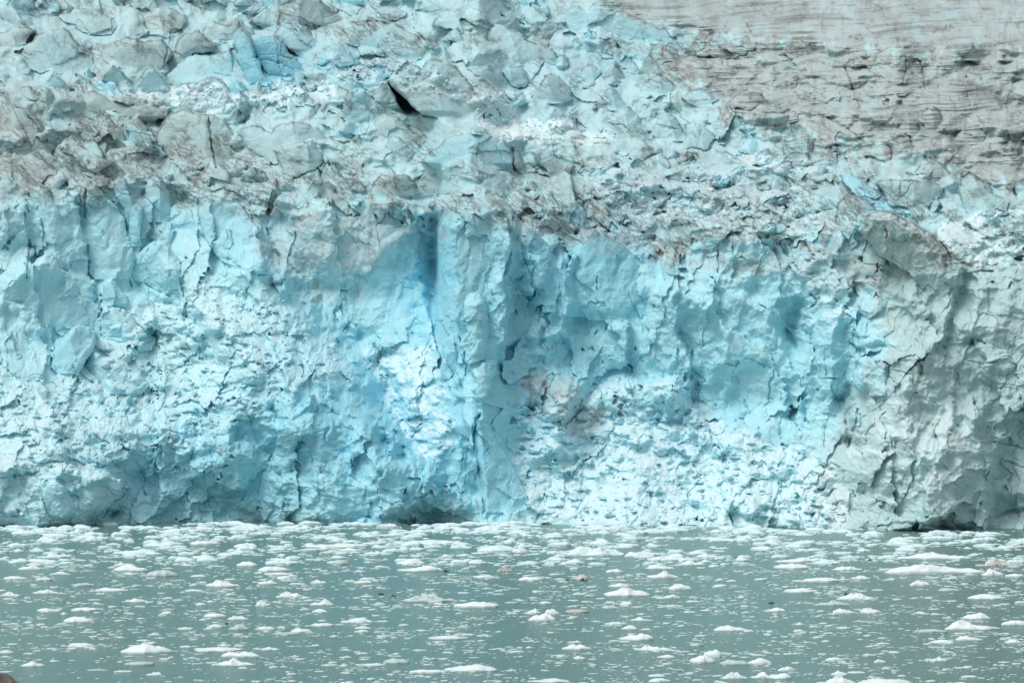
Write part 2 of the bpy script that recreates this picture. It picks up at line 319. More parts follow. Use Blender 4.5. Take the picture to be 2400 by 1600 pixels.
# ------------------------------------------------------------------ the seracs one can tell apart: (name, label, outline, options)
SER = [
 ('serac', 'broad pale slab with a long sloping crest at the far left of the upper field', [(-60, 175), (0, 136), (80, 85), (133, 66), (163, 73), (190, 112), (218, 136), (240, 170), (204, 184), (119, 178), (65, 172), (0, 176)], dict(lean=.35, arete=(.45, .5, .15, .5), tint=.1)),
 ('serac', 'rounded grey dome of ice near the top edge of the field', [(300, 80), (313, 48), (345, 28), (374, 17), (410, 22), (435, 34), (439, 51), (425, 70), (370, 85)], dict(lean=.5, arete=(.5, .2, .3, .5), tint=-.4, jag=.05)),
 ('serac', 'tall grey fin with a dark shaded left side', [(364, 165), (390, 140), (408, 124), (418, 88), (435, 73), (463, 68), (486, 92), (510, 105), (500, 124), (440, 138), (405, 176), (371, 176)], dict(lean=.2, arete=(.42, -.1, .9, .3), tint=-.2)),
 ('serac', 'smooth blue white slab rising to a ragged point above the snow basin', [(290, 205), (367, 192), (395, 170), (415, 150), (435, 136), (493, 131), (531, 119), (541, 109), (548, 143), (560, 180), (574, 204), (578, 213), (510, 214), (400, 210)], dict(lean=.45, arete=(.86, .12, .12, .8), tint=.35, bevel=1.0)),
 ('serac', 'sharp blue pinnacle beside the smooth slab', [(544, 105), (552, 84), (565, 68), (576, 70), (585, 82), (595, 112), (600, 135), (629, 186), (650, 210), (620, 228), (585, 200), (560, 150)], dict(lean=.2, arete=(.25, .35, .6, .2), tint=.6)),
 ('ice_overhang', 'blue undercut block with dark parallel crevices', [(590, 110), (600, 90), (612, 84), (640, 85), (667, 102), (697, 136), (707, 160), (718, 180), (690, 196), (660, 192), (629, 177), (605, 146)], dict(lean=-.15, arete=(.55, .3, .5, .3), tint=.7)),
 ('serac', 'pale triangular peak behind the blue undercut block', [(640, 85), (646, 71), (658, 50), (670, 39), (688, 44), (704, 54), (735, 88), (755, 125), (714, 145), (680, 120)], dict(lean=.4, arete=(.3, .4, .4, .3), tint=.1)),
 ('serac', 'great tent shaped slab split by a straight dark crack', [(355, 345), (364, 323), (378, 289), (398, 265), (429, 253), (466, 265), (503, 269), (537, 296), (565, 327), (578, 354), (590, 400), (561, 415), (524, 410), (480, 395), (430, 380), (385, 365)], dict(lean=.3, arete=(.52, .06, .25, .35), tint=-.25, jag=.05, bevel=1.6)),
 ('serac', 'leaning grey slab with two long dark streaks at the left edge', [(-80, 300), (-40, 262), (0, 248), (24, 238), (61, 252), (95, 282), (116, 320), (108, 345), (68, 362), (0, 368), (-80, 372)], dict(lean=.4, arete=(.55, .3, .2, .5), tint=-.4, jag=.05)),
 ('serac', 'ragged pale ridge right of the tent shaped slab', [(551, 305), (580, 296), (612, 296), (636, 310), (646, 293), (680, 286), (721, 289), (758, 313), (800, 350), (815, 380), (740, 400), (640, 395), (580, 350)], dict(lean=.4, arete=(.5, .2, .3, .4), tint=0)),
 ('serac', 'grey block scored by a curved blue crack', [(640, 352), (660, 340), (694, 333), (731, 327), (758, 364), (770, 400), (745, 432), (690, 446), (672, 430)], dict(lean=.15, arete=(.6, .1, .3, .6), tint=-.2)),
 ('serac', 'broken grey fin with a notched crest in the middle of the field', [(905, 190), (920, 175), (936, 150), (950, 139), (972, 152), (990, 160), (1000, 140), (1007, 133), (1031, 139), (1075, 163), (1106, 204), (1126, 235), (1145, 300), (1100, 312), (1050, 300), (990, 270), (940, 225)], dict(lean=.22, arete=(.4, .3, .2, .3), tint=-.1, jag=.06, bevel=.9)),
 ('serac', 'wide arched slab below the top ridge', [(1125, 110), (1130, 82), (1150, 65), (1190, 68), (1225, 82), (1252, 99), (1303, 122), (1310, 150), (1286, 165), (1208, 160), (1133, 155)], dict(lean=.35, arete=(.35, .3, .3, .4), tint=-.15)),
 ('serac', 'row of dirty slanting fins under the top edge', [(795, 80), (805, 58), (835, 50), (870, 45), (905, 50), (940, 60), (975, 80), (1000, 100), (1012, 145), (960, 160), (890, 145), (820, 125)], dict(lean=.3, arete=(.4, .7, .4, .2), tint=-.1)),
 ('ice_spike', 'small bright white spike standing alone', [(1026, 150), (1030, 128), (1037, 112), (1042, 107), (1048, 120), (1055, 136), (1075, 158), (1050, 165)], dict(lean=.1, arete=(.3, .2, .5, .4), tint=.2, force=3)),
 ('ice_knob', 'smooth upright egg of ice on the upper field', [(1301, 155), (1303, 138), (1310, 127), (1322, 126), (1331, 135), (1335, 152), (1326, 165), (1310, 166)], dict(lean=.1, arete=(.5, 0, .6, .6), tint=.1, jag=.02, force=3, rb=9, bevel=2.5)),
 ('serac', 'dark streaked fin curling over to a point', [(1235, 242), (1250, 215), (1269, 190), (1275, 176), (1290, 170), (1310, 177), (1337, 204), (1346, 240), (1300, 252), (1260, 250)], dict(lean=.1, arete=(.35, .4, .4, .7), tint=-.3)),
 ('serac', 'narrow pale peak in the broken middle of the field', [(1402, 245), (1409, 232), (1422, 207), (1430, 204), (1439, 207), (1463, 238), (1470, 262), (1430, 268)], dict(lean=.2, arete=(.4, .3, .6, .4), tint=.2)),
 ('serac', 'broad kite shaped slab with a pale face', [(1405, 312), (1422, 289), (1446, 255), (1470, 248), (1494, 269), (1518, 296), (1530, 325), (1480, 345), (1430, 335)], dict(lean=.4, arete=(.45, .2, .3, .4), tint=.05)),
 ('serac', 'pointed slab next to the kite shaped one', [(1528, 318), (1531, 295), (1548, 255), (1582, 272), (1600, 299), (1625, 330), (1590, 342), (1540, 336)], dict(lean=.3, arete=(.3, .4, .4, .4), tint=-.1)),
 ('serac', 'low turquoise slab with an arched crest above the cliff', [(985, 380), (1001, 357), (1045, 323), (1070, 316), (1099, 313), (1160, 318), (1184, 327), (1201, 361), (1205, 410), (1140, 400), (1082, 392), (1020, 398)], dict(lean=.2, arete=(.6, .1, .25, .5), tint=.35, jag=.05)),
 ('serac', 'dark upright slab closing the turquoise one', [(1198, 335), (1215, 350), (1225, 371), (1231, 408), (1203, 415)], dict(lean=0, tilt=.9, tint=-.8)),
 ('serac', 'shield shaped grey slab hanging over a dark gap', [(1240, 355), (1262, 352), (1303, 371), (1344, 388), (1335, 408), (1318, 424), (1290, 420), (1262, 385)], dict(lean=-.1, arete=(.4, .4, .3, .3), tint=-.35)),
 ('ice_ridge', 'bright crest line running down from the highest point', [(1270, 75), (1303, 37), (1330, 22), (1358, 14), (1378, 24), (1392, 6), (1405, 3), (1446, 20), (1514, 51), (1560, 68), (1600, 90), (1640, 130), (1560, 120), (1470, 95), (1378, 85)], dict(lean=.5, arete=(.36, 1.6, .2, .25), tint=.35)),
 ('ice_block', 'upright square block standing in front of the dirty slope', [(1833, 345), (1835, 323), (1845, 330), (1870, 322), (1893, 316), (1910, 320), (1917, 332), (1916, 356), (1900, 370), (1882, 378), (1840, 368)], dict(lean=.1, arete=(.7, 0, .2, .7), tint=0, jag=.04, force=4)),
 ('serac', 'long bright blue ramp sloping down to the right', [(1970, 412), (1974, 402), (1988, 404), (2032, 429), (2060, 450), (2076, 466), (2110, 482), (2143, 514), (2100, 508), (2040, 480), (2000, 455)], dict(lean=1.2, tint=.9, bevel=.4, force=4)),
 ('serac', 'pale fan shaped slab with cracks like spokes', [(2050, 430), (2063, 420), (2110, 418), (2158, 422), (2212, 439), (2205, 462), (2165, 485), (2120, 490), (2080, 465)], dict(lean=.2, arete=(.55, .1, .1, .5), tint=-.2, jag=.05)),
 ('serac', 'large smooth peak above the snow rubble at the right', [(2243, 450), (2250, 408), (2256, 396), (2280, 406), (2311, 422), (2324, 452), (2350, 462), (2369, 476), (2372, 505), (2320, 512), (2270, 505)], dict(lean=.3, arete=(.25, .4, .5, .35), tint=-.1, force=2)),
 ('ice_mound', 'low banded mound on the dirty slope', [(2040, 262), (2075, 230), (2110, 215), (2170, 205), (2200, 190), (2230, 180), (2270, 182), (2310, 200), (2340, 225), (2360, 262), (2300, 280), (2180, 285), (2090, 280)], dict(lean=.7, arete=(.6, .3, .3, .3), tint=-.5, jag=.03, rb=14, bevel=2, off=-.3, soft=10)),
 ('ice_mound', 'smaller mound split by a crack below the banded slope', [(2060, 225), (2085, 205), (2110, 198), (2135, 202), (2160, 225), (2170, 250), (2120, 260), (2070, 250)], dict(lean=.6, arete=(.5, .2, .3, .4), tint=-.4, jag=.04, rb=10, bevel=1.5, off=-.3, soft=8)),
 ('ice_spike', 'tilted white splinter on the dark rubble', [(1758, 312), (1775, 300), (1794, 290), (1798, 303), (1775, 318), (1763, 320)], dict(lean=.6, tint=.1, force=3, bevel=.3)),
 # crest of the front cliff, from the left
 ('ice_pillar', 'stubby rounded pillar at the left end of the cliff crest', [(66, 470), (68, 451), (75, 437), (86, 432), (99, 432), (119, 444), (133, 482), (150, 526), (176, 545), (168, 600), (150, 650), (75, 650), (68, 560)], dict(lean=.12, arete=(.3, .2, .9, .45), tint=0, jag=.05, force=1)),
 ('ice_pillar', 'massive blunt pillar with a dark hole near its top', [(187, 470), (189, 434), (204, 428), (224, 432), (245, 458), (272, 482), (293, 512), (300, 553), (316, 604), (302, 665), (240, 685), (177, 645), (168, 577), (182, 526)], dict(lean=.12, arete=(.3, .25, .5, .45), tint=.05, jag=.05, force=3)),
 ('ice_pillar', 'thin blue finger of ice with a round white head', [(264, 440), (266, 425), (272, 416), (282, 413), (294, 418), (299, 430), (299, 445), (310, 458), (337, 488), (330, 536), (337, 580), (318, 600), (303, 560), (290, 490), (270, 462)], dict(lean=.1, arete=(.35, .3, .8, .6), tint=.5, jag=.03, force=4)),
 ('ice_pillar', 'flat turquoise slab beside the finger of ice', [(336, 470), (340, 445), (347, 424), (361, 411), (375, 416), (384, 424), (398, 451), (400, 510), (381, 535), (350, 525), (338, 495)], dict(lean=.1, arete=(.6, 0, .15, .8), tint=.45, jag=.04, force=1)),
 ('serac', 'low turquoise wall between two cliff pillars', [(398, 485), (420, 478), (442, 485), (463, 464), (466, 540), (430, 548), (398, 545)], dict(lean=.25, tint=.4)),
 ('ice_pillar', 'wide blue buttress of fluted ice ending in a beak', [(462, 500), (466, 465), (493, 456), (517, 461), (531, 473), (571, 482), (592, 519), (612, 543), (637, 577), (640, 590), (634, 625), (600, 645), (544, 625), (505, 600), (480, 560)], dict(lean=.15, arete=(.75, .1, .15, .9), tint=.35, jag=.05, force=3)),
 ('ice_spike', 'slim blue flake leaning on the beaked buttress', [(592, 632), (594, 606), (603, 586), (614, 590), (624, 612), (631, 652), (605, 655)], dict(lean=.1, arete=(.4, .2, .5, .5), tint=.6, jag=.03, force=7)),
 ('ice_spike', 'blue flake sliding below the beak', [(634, 640), (637, 624), (650, 628), (665, 655), (676, 678), (684, 698), (660, 700), (645, 675)], dict(lean=.25, arete=(.3, .4, .5, .4), tint=.6, jag=.03, force=7)),
 ('ice_overhang', 'overhanging block with a flat blue underside', [(300, 650), (308, 621), (325, 595), (340, 577), (361, 563), (388, 567), (405, 590), (424, 610), (422, 640), (420, 700), (385, 695), (330, 665)], dict(lean=-.12, arete=(.75, 0, .3, .9), tint=.35, jag=.04, force=4)),
 ('ice_wall', 'dark scalloped wall below the left pillars', [(-80, 690), (-30, 650), (0, 640), (27, 609), (55, 612), (70, 640), (85, 606), (108, 592), (130, 602), (160, 640), (185, 690), (238, 720), (240, 800), (200, 820), (130, 815), (20, 785), (-80, 780)], dict(lean=.2, arete=(.55, .1, .2, .4), tint=.1)),
 ('ice_block', 'upright blue chunk resting at the head of the rubble slope', [(240, 700), (241, 668), (250, 658), (262, 658), (299, 693), (300, 712), (289, 730), (247, 732)], dict(lean=.1, arete=(.3, .3, .6, .3), tint=.4, jag=.04, force=3)),
 ('ice_block', 'slab tipped over beneath the overhanging block', [(303, 665), (310, 646), (335, 656), (357, 672), (385, 688), (408, 708), (360, 715), (315, 695)], dict(lean=.7, arete=(.2, 1, .6, .2), tint=.4, jag=.04, force=4)),
 ('ice_block', 'long curved block half buried in the rubble slope', [(226, 748), (235, 730), (252, 723), (289, 723), (316, 747), (340, 774), (352, 805), (320, 812), (290, 800), (262, 800), (236, 790)], dict(lean=.3, arete=(.3, .4, .5, .5), tint=.4, force=3)),
 ('ice_block', 'big tilted blue boulder on the left of the rubble slope', [(116, 865), (126, 822), (145, 795), (163, 774), (184, 760), (211, 767), (226, 778), (220, 825), (196, 858), (172, 892), (125, 885)], dict(lean=.25, arete=(.35, .3, .4, .7), tint=.5, jag=.05, force=4)),
 ('ice_block', 'blue boulder with a sharp spine above the wet brow', [(190, 900), (200, 850), (215, 822), (240, 835), (290, 850), (330, 870), (350, 905), (330, 930), (270, 935), (215, 930)], dict(lean=.5, arete=(.2, .5, .7, .25), tint=.4, force=3)),
 # middle of the cliff
 ('ice_pillar', 'tall square pillar beside the deep blue recess of the cliff', [(1036, 640), (1037, 570), (1041, 515), (1055, 499), (1069, 502), (1110, 500), (1160, 505), (1191, 512), (1203, 570), (1186, 621), (1186, 706), (1192, 760), (1180, 860), (1120, 900), (1070, 880), (1060, 800), (1030, 745)], dict(lean=.12, arete=(.2, .02, 1.4, .22), tint=.15, jag=.07, force=1, bevel=.8)),
 ('ice_fin', 'narrow fin with two curved blue cracks right of the square pillar', [(1228, 600), (1232, 550), (1238, 536), (1247, 531), (1262, 548), (1282, 570), (1302, 600), (1318, 650), (1300, 740), (1260, 760), (1228, 680)], dict(lean=.1, arete=(.25, .2, .7, .35), tint=.45, jag=.05, force=2)),
 ('ice_fin', 'slender flake with a dirty tip in the middle of the cliff', [(1312, 690), (1313, 640), (1319, 622), (1328, 626), (1345, 650), (1365, 690), (1386, 720), (1380, 745), (1350, 760), (1320, 740)], dict(lean=.1, arete=(.25, .2, .8, .3), tint=.3, jag=.04, force=4)),
 ('ice_wall', 'shaded tent shaped face with a long sloping crest', [(1320, 660), (1331, 618), (1355, 588), (1378, 560), (1395, 539), (1419, 546), (1450, 566), (1480, 590), (1535, 631), (1550, 660), (1530, 740), (1450, 780), (1380, 760)], dict(lean=.05, arete=(.4, .1, .1, .25), tint=.6, jag=.04, force=2, bevel=.8)),
 ('ice_block', 'smooth blue plate bolstering the tent shaped face', [(1400, 690), (1402, 648), (1418, 637), (1436, 633), (1480, 660), (1472, 682), (1474, 735), (1440, 745), (1412, 735), (1388, 705)], dict(lean=.15, arete=(.2, .1, .8, .3), tint=.6, jag=.03, force=3)),
 ('ice_fin', 'pointed wedge of ice at the foot of the cliff', [(1085, 1232), (1092, 1140), (1096, 1060), (1103, 1020), (1115, 988), (1124, 976), (1135, 990), (1167, 1038), (1208, 1099), (1235, 1155), (1280, 1232)], dict(lean=.3, arete=(.2, .1, 1.4, .35), tint=.45, jag=.04, force=3)),
 ('ice_fin', 'blue blades standing beside a black cleft', [(1030, 890), (1038, 830), (1050, 790), (1062, 770), (1078, 790), (1090, 830), (1092, 868), (1066, 888), (1050, 905)], dict(lean=.1, arete=(.5, .1, .6, .8), tint=.4, force=2)),
 # right of the cliff
 ('ice_wall', 'dirt covered arching brow at the top of the cliff', [(2010, 540), (2035, 500), (2060, 490), (2090, 494), (2130, 515), (2165, 535), (2190, 550), (2225, 585), (2245, 625), (2230, 680), (2190, 700), (2130, 640), (2060, 600)], dict(lean=.1, arete=(.4, .5, .2, .3), tint=-.9, jag=.04, force=2)),
 ('ice_block', 'white boulder wedged on the dirty crest of the cliff', [(1945, 590), (1948, 560), (1958, 545), (1975, 542), (1988, 560), (1996, 590), (1990, 612), (1962, 618)], dict(lean=.15, arete=(.5, .1, .6, .5), tint=-.1, jag=.04, force=4)),
 ('ice_pillar', 'square blue pillar right of the cave in the cliff', [(1905, 800), (1912, 760), (1925, 735), (1950, 730), (1980, 735), (1998, 760), (2005, 820), (2008, 880), (1960, 905), (1915, 880)], dict(lean=.12, arete=(.3, .1, .7, .4), tint=.5, jag=.05, force=2)),
 ('ice_block', 'blue prow jutting out above the grey buttress', [(2000, 900), (2004, 840), (2030, 832), (2060, 845), (2088, 858), (2098, 880), (2080, 930), (2040, 940)], dict(lean=.05, arete=(.75, 0, .2, 1.0), tint=.35, jag=.05, force=3)),
 ('ice_buttress', 'grey cone of crushed ice with a pale knob on top', [(1985, 1245), (1992, 1080), (2008, 1010), (2030, 975), (2060, 940), (2080, 920), (2100, 900), (2112, 880), (2125, 862), (2145, 842), (2158, 840), (2172, 850), (2188, 885), (2220, 930), (2258, 970), (2290, 1000), (2312, 1050), (2318, 1120), (2300, 1245)], dict(lean=.3, arete=(.5, .0, .5, .6), tint=-.6, jag=.06, force=0, bevel=2, rb=16, soft=26, foot=.1)),
 # foot of the left rubble slope
 ('ice_block', 'turquoise wedge with a dark face at the waterline', [(92, 1235), (96, 1160), (108, 1135), (130, 1122), (150, 1138), (170, 1170), (186, 1200), (200, 1232)], dict(lean=.1, arete=(.3, .3, .5, .5), tint=.5, jag=.05, force=3)),
 ('ice_block', 'snow capped block overhanging a dark cave at the waterline', [(175, 1235), (180, 1150), (160, 1110), (200, 1100), (250, 1108), (285, 1120), (292, 1140), (285, 1165), (262, 1185), (240, 1205), (218, 1235)], dict(lean=.15, arete=(.35, .2, .3, .5), tint=-.1, force=4)),
]

EXTRA = [   # more seracs and ledges whose outlines can be followed: outline, lean, tint, arete
 ([(-40, 95), (10, 75), (45, 60), (85, 72), (65, 105), (20, 125)], .4, -.3, (.5, .3, .3, .5)), ([(95, 78), (120, 45), (140, 33), (175, 20), (240, 25), (290, 45), (315, 80), (240, 90), (160, 85)], .5, -.1, (.4, .8, .2, .4)),
 ([(225, 158), (245, 110), (300, 85), (380, 90), (405, 122), (372, 175), (300, 180)], .2, -.4, (.5, .1, .1, .2)), ([(470, 85), (480, 62), (500, 48), (560, 52), (595, 70), (602, 100), (540, 108), (490, 104)], .3, -.1, (.4, .2, .3, .3)),
 ([(38, 252), (45, 205), (75, 203), (95, 230), (112, 262), (70, 270)], .3, .0, (.4, .3, .5, .4)), ([(85, 235), (95, 212), (110, 204), (120, 214), (124, 256), (104, 266)], .1, -.3, (.5, .1, .4, .6)), ([(116, 265), (125, 230), (150, 240), (178, 264), (145, 280)], .3, .1, (.2, .4, .5, .3)),
 ([(166, 235), (178, 214), (200, 215), (260, 235), (340, 245), (400, 250), (395, 280), (310, 298), (220, 292), (178, 268)], .15, -.5, (.2, .4, .2, .1)), ([(96, 336), (110, 310), (145, 303), (156, 326), (130, 346)], .2, -.2, (.5, .2, .4, .4)),
 ([(220, 408), (235, 388), (255, 378), (310, 382), (350, 390), (374, 414), (300, 438), (240, 432)], .5, -.2, (.4, .3, .3, .3)), ([(-80, 430), (-20, 375), (30, 360), (80, 358), (120, 385), (152, 415), (130, 446), (60, 456), (-80, 456)], .5, -.6, (.4, .5, .2, .3)),
 ([(855, 338), (865, 300), (880, 282), (905, 265), (935, 275), (960, 300), (1045, 332), (1000, 352), (930, 350)], .35, -.35, (.3, .6, .3, .2)), ([(930, 305), (950, 280), (970, 270), (1010, 268), (1065, 288), (1030, 316)], .3, 0, (.4, .4, .3, .3)),
 ([(902, 356), (908, 325), (915, 314), (935, 320), (955, 345), (1005, 378), (960, 402), (920, 398)], .3, .2, (.25, .4, .5, .3)), ([(870, 470), (930, 440), (990, 420), (1040, 400), (1075, 378), (1090, 370), (1110, 372), (1150, 410), (1215, 440), (1240, 470), (1100, 482), (960, 482)], .5, -.3, (.5, .3, .25, .3)),
 ([(864, 458), (872, 432), (885, 415), (920, 405), (955, 410), (977, 430), (974, 466), (910, 474)], .2, -.7, (.5, .1, .5, .6)), ([(1305, 356), (1320, 340), (1340, 333), (1420, 330), (1450, 345), (1460, 368), (1380, 380), (1320, 374)], .3, -.3, (.5, .2, .2, .3)), ([(1466, 366), (1478, 350), (1500, 344), (1550, 345), (1554, 374), (1490, 384)], .3, -.1, (.4, .1, .3, .3)),
 ([(1596, 232), (1620, 212), (1640, 205), (1680, 208), (1735, 212), (1745, 240), (1700, 256), (1640, 256)], .4, .25, (.4, .3, .3, .3)), ([(1598, 345), (1602, 290), (1625, 285), (1655, 300), (1690, 350), (1640, 366)], .3, .05, (.3, .4, .5, .3)), ([(1726, 358), (1736, 340), (1750, 333), (1775, 330), (1800, 345), (1808, 362), (1760, 368)], .3, .6, (.3, .3, .4, .3)),
 ([(1890, 382), (1900, 362), (1915, 354), (1965, 354), (1980, 376), (1960, 396), (1920, 394)], .5, -.1, (.5, .2, .3, .4)), ([(2154, 285), (2158, 268), (2170, 252), (2190, 248), (2205, 265), (2212, 302), (2195, 322), (2168, 306)], .2, -.2, (.5, .1, .5, .5)), ([(2140, 408), (2158, 380), (2175, 362), (2205, 380), (2244, 424), (2200, 432)], .3, -.3, (.3, .4, .4, .3)),
 ([(2346, 392), (2350, 345), (2370, 330), (2395, 345), (2398, 392)], .2, -.2, (.4, .1, .5, .4)), ([(1955, 508), (1962, 474), (1985, 455), (2030, 465), (2055, 492), (2020, 516), (1975, 518)], .3, -.2, (.4, .3, .4, .4)), ([(1434, 432), (1442, 404), (1452, 394), (1470, 400), (1500, 405), (1524, 428), (1490, 446), (1455, 446)], .3, .8, (.4, .2, .4, .4)),
 ([(1700, 250), (1720, 225), (1760, 215), (1800, 235), (1820, 265), (1760, 280)], .5, -.6, (.4, .4, .3, .3)), ([(1500, 215), (1520, 185), (1545, 170), (1575, 190), (1600, 220), (1550, 235)], .3, .1, (.4, .3, .4, .4)), ([(1350, 190), (1362, 160), (1380, 150), (1410, 165), (1430, 195), (1390, 205)], .3, .2, (.4, .3, .4, .4)),
 ([(1160, 240), (1175, 215), (1200, 205), (1225, 215), (1245, 240), (1200, 255)], .3, .35, (.5, .2, .4, .4)), ([(1150, 195), (1165, 165), (1195, 152), (1225, 160), (1240, 200), (1200, 215)], .2, .25, (.5, .1, .4, .4)), ([(1630, 130), (1650, 112), (1670, 80), (1700, 88), (1735, 110), (1750, 140), (1690, 150)], .4, .2, (.35, .4, .4, .3)),
 ([(1820, 130), (1850, 95), (1885, 86), (1930, 88), (1960, 80), (2000, 98), (2015, 125), (1930, 140), (1860, 142)], .6, -.3, (.4, .4, .3, .3)), ([(790, 30), (820, 12), (870, 5), (930, 18), (990, 30), (1000, 60), (900, 62), (820, 50)], .5, 0, (.4, .5, .2, .3)), ([(1010, 60), (1040, 30), (1075, 20), (1110, 40), (1140, 75), (1080, 85)], .4, 0, (.4, .4, .3, .3)),
 ([(740, 150), (755, 125), (790, 110), (820, 120), (835, 150), (800, 170), (760, 172)], .3, .6, (.4, .2, .4, .4)), ([(838, 175), (850, 145), (875, 138), (905, 155), (925, 180), (890, 196), (855, 192)], .4, .7, (.4, .2, .4, .4)), ([(2105, 300), (2130, 275), (2155, 285), (2160, 320), (2130, 335)], .3, -.1, (.4, .2, .4, .4)),
 ([(1180, 600), (1188, 575), (1205, 560), (1222, 575), (1230, 640), (1205, 680)], .1, .4, (.4, .1, .5, .5)), ([(1440, 470), (1455, 445), (1480, 440), (1500, 460), (1495, 485), (1460, 490)], .3, .3, (.5, .2, .4, .4)), ([(1640, 490), (1650, 462), (1675, 455), (1705, 470), (1712, 500), (1670, 510)], .3, .2, (.4, .2, .4, .4)), ([(1770, 430), (1790, 412), (1830, 410), (1860, 430), (1850, 455), (1800, 456)], .4, .4, (.4, .3, .3, .4)),
]
EXTRA += [([(2030, 142), (2060, 118), (2110, 108), (2150, 112), (2192, 132), (2120, 154)], .4, -.4, (.4, .4, .3, .4)), ([(2185, 140), (2240, 112), (2300, 104), (2350, 112), (2410, 138), (2300, 156)], .4, -.4, (.4, .4, .3, .4)), ([(1690, 118), (1730, 88), (1780, 84), (1830, 102), (1800, 128), (1740, 132)], .4, -.2, (.4, .4, .3, .4)),
 ([(1560, 108), (1590, 84), (1620, 80), (1650, 100), (1640, 124), (1590, 126)], .4, .1, (.4, .4, .3, .4)), ([(1990, 158), (2010, 136), (2050, 130), (2080, 150), (2050, 168)], .5, -.3, (.4, .4, .3, .4)), ([(1650, 180), (1690, 150), (1730, 148), (1780, 170), (1740, 196), (1690, 200)], .5, -.3, (.4, .4, .3, .4)), ([(1800, 210), (1840, 180), (1890, 176), (1930, 200), (1880, 222)], .6, -.5, (.4, .4, .3, .4)), ([(2230, 330), (2260, 300), (2310, 296), (2350, 322), (2300, 346)], .5, -.5, (.4, .4, .3, .4)), ([(2020, 370), (2050, 342), (2090, 340), (2130, 362), (2090, 386)], .4, -.4, (.4, .4, .3, .4)), ([(1820, 290), (1850, 262), (1890, 262), (1920, 285), (1870, 305)], .5, -.5, (.4, .4, .3, .4))]
NAMED_SER = len(SER)
BEHIND = {(870, 470): -12}
for poly_, lean_, tint_, ar_ in EXTRA:
    SER.append(('serac', None, poly_, dict(lean=lean_, tint=tint_, arete=ar_, off=BEHIND.get(poly_[0], .2 if poly_[0][0] < 1650 else -.1), tol=0.)))

def raster(poly):
    m = np.zeros(D.shape, bool); p = np.array(poly, F)
    j0, j1 = np.searchsorted(gx, [p[:, 0].min(), p[:, 0].max()]); i0, i1 = np.searchsorted(gy, [p[:, 1].min(), p[:, 1].max()])
    sx, sy = PX[i0:i1, j0:j1], PY[i0:i1, j0:j1]; ins = np.zeros(sx.shape, bool)
    for i in range(len(p)):
        x1, y1 = p[i]; x2, y2 = p[(i + 1) % len(p)]
        if y1 != y2:
            ins ^= ((y1 > sy) != (y2 > sy)) & (sx < (x2 - x1) * (sy - y1) / (y2 - y1) + x1)
    m[i0:i1, j0:j1] = ins
    return m
TRACED = np.zeros(D.shape, bool)
for s_ in SER:
    TRACED |= raster(s_[2])

# everything that stands out, painted from the back to the front: the nearer covers the farther
def at_grid(m, x, y):
    return float(m[min(max(int(np.searchsorted(gy, y)), 0), NY - 1), min(max(int(np.searchsorted(gx, x)), 0), NX - 1)])
SLEEK0 = np.clip(ell(850, 640, 190, 150) + ell(1430, 650, 120, 90) + ell(1720, 830, 140, 130) + ell(2320, 760, 130, 150), 0, 1)
rng = random.Random(5)
JOBS = []
for n, s_ in enumerate(SER):
    JOBS.append((max(v[1] for v in s_[2]), s_[2], dict(ident=n + 1, **s_[3])))
CORE = np.zeros(D.shape, bool)          # what lies well inside a named serac stays uncovered
for s_ in SER:
    p_ = np.array(s_[2], float); c_ = p_.mean(0); top_ = p_[:, 1].min(); hh_ = p_[:, 1].max() - top_
    q_ = p_.copy(); q_[:, 1] = top_ + (q_[:, 1] - top_) * .82; q_[:, 0] = c_[0] + (q_[:, 0] - c_[0]) * .96
    CORE |= raster(q_)
def blocked(poly, yb):
    xs = [v[0] for v in poly]; ys = [v[1] for v in poly]; hit = 0; tot = 0
    for fx in (.2, .5, .8):
        for fy in (.2, .5, .8):
            tot += at_grid(CORE, min(xs) + fx * (max(xs) - min(xs)), min(ys) + fy * (max(ys) - min(ys)))
    return tot >= 2
for k in range(1200):
    x = rng.uniform(-300, 2700); c = float(np.interp(x, gx, ct))
    y = -60 + (c + 50 + 60) * rng.random()
    if at_grid(banded, x, y) > .2:
        continue
    df = at_grid(dirtfield, x, y)
    if df > .45 and rng.random() < .85:
        continue
    rough = max(at_grid(RM[m], x, y) for m in ('blocks', 'snow_right', 'crumbs', 'shelf', 'shelf2', 'blue_top'))
    big = float(np.interp(x, [0, 900, 1300, 1700, 2400], [1.55, 1.45, 1.0, .8, .9])) * (1 - .55 * rough)
    size = min(rng.lognormvariate(3.85, 0.55), 150) * big
    w = size * rng.uniform(.9, 1.8) * (1.3 if df > .4 else 1); h = size * rng.uniform(.75, 1.5) * (.5 if df > .4 else 1)
    poly = random_facet(x, y, w, h, rng)
    if blocked(poly, y):
        continue
    JOBS.append((y, poly, dict(lean=rng.uniform(.5, 1.4) if df > .3 else rng.choice([rng.uniform(-.1, .3), rng.uniform(.1, .5), rng.uniform(.5, 1.2)]), tilt=rng.uniform(-.6, .6),
        arete=(rng.uniform(.1, .9), rng.uniform(-.4, .8), rng.uniform(0, .9), rng.uniform(0, .9)), bevel=rng.uniform(.1, .9), rb=rng.uniform(2, 6),
        jag=rng.uniform(.03, .09), tint=rng.gauss(.05, .5) + .35 * rough, off=rng.uniform(-.9, .25) if df < .3 else -.6, soft=5 if df > .3 else 2, foot=.5 if df > .3 else .3, tol=-.1 if df > .3 else 1)))
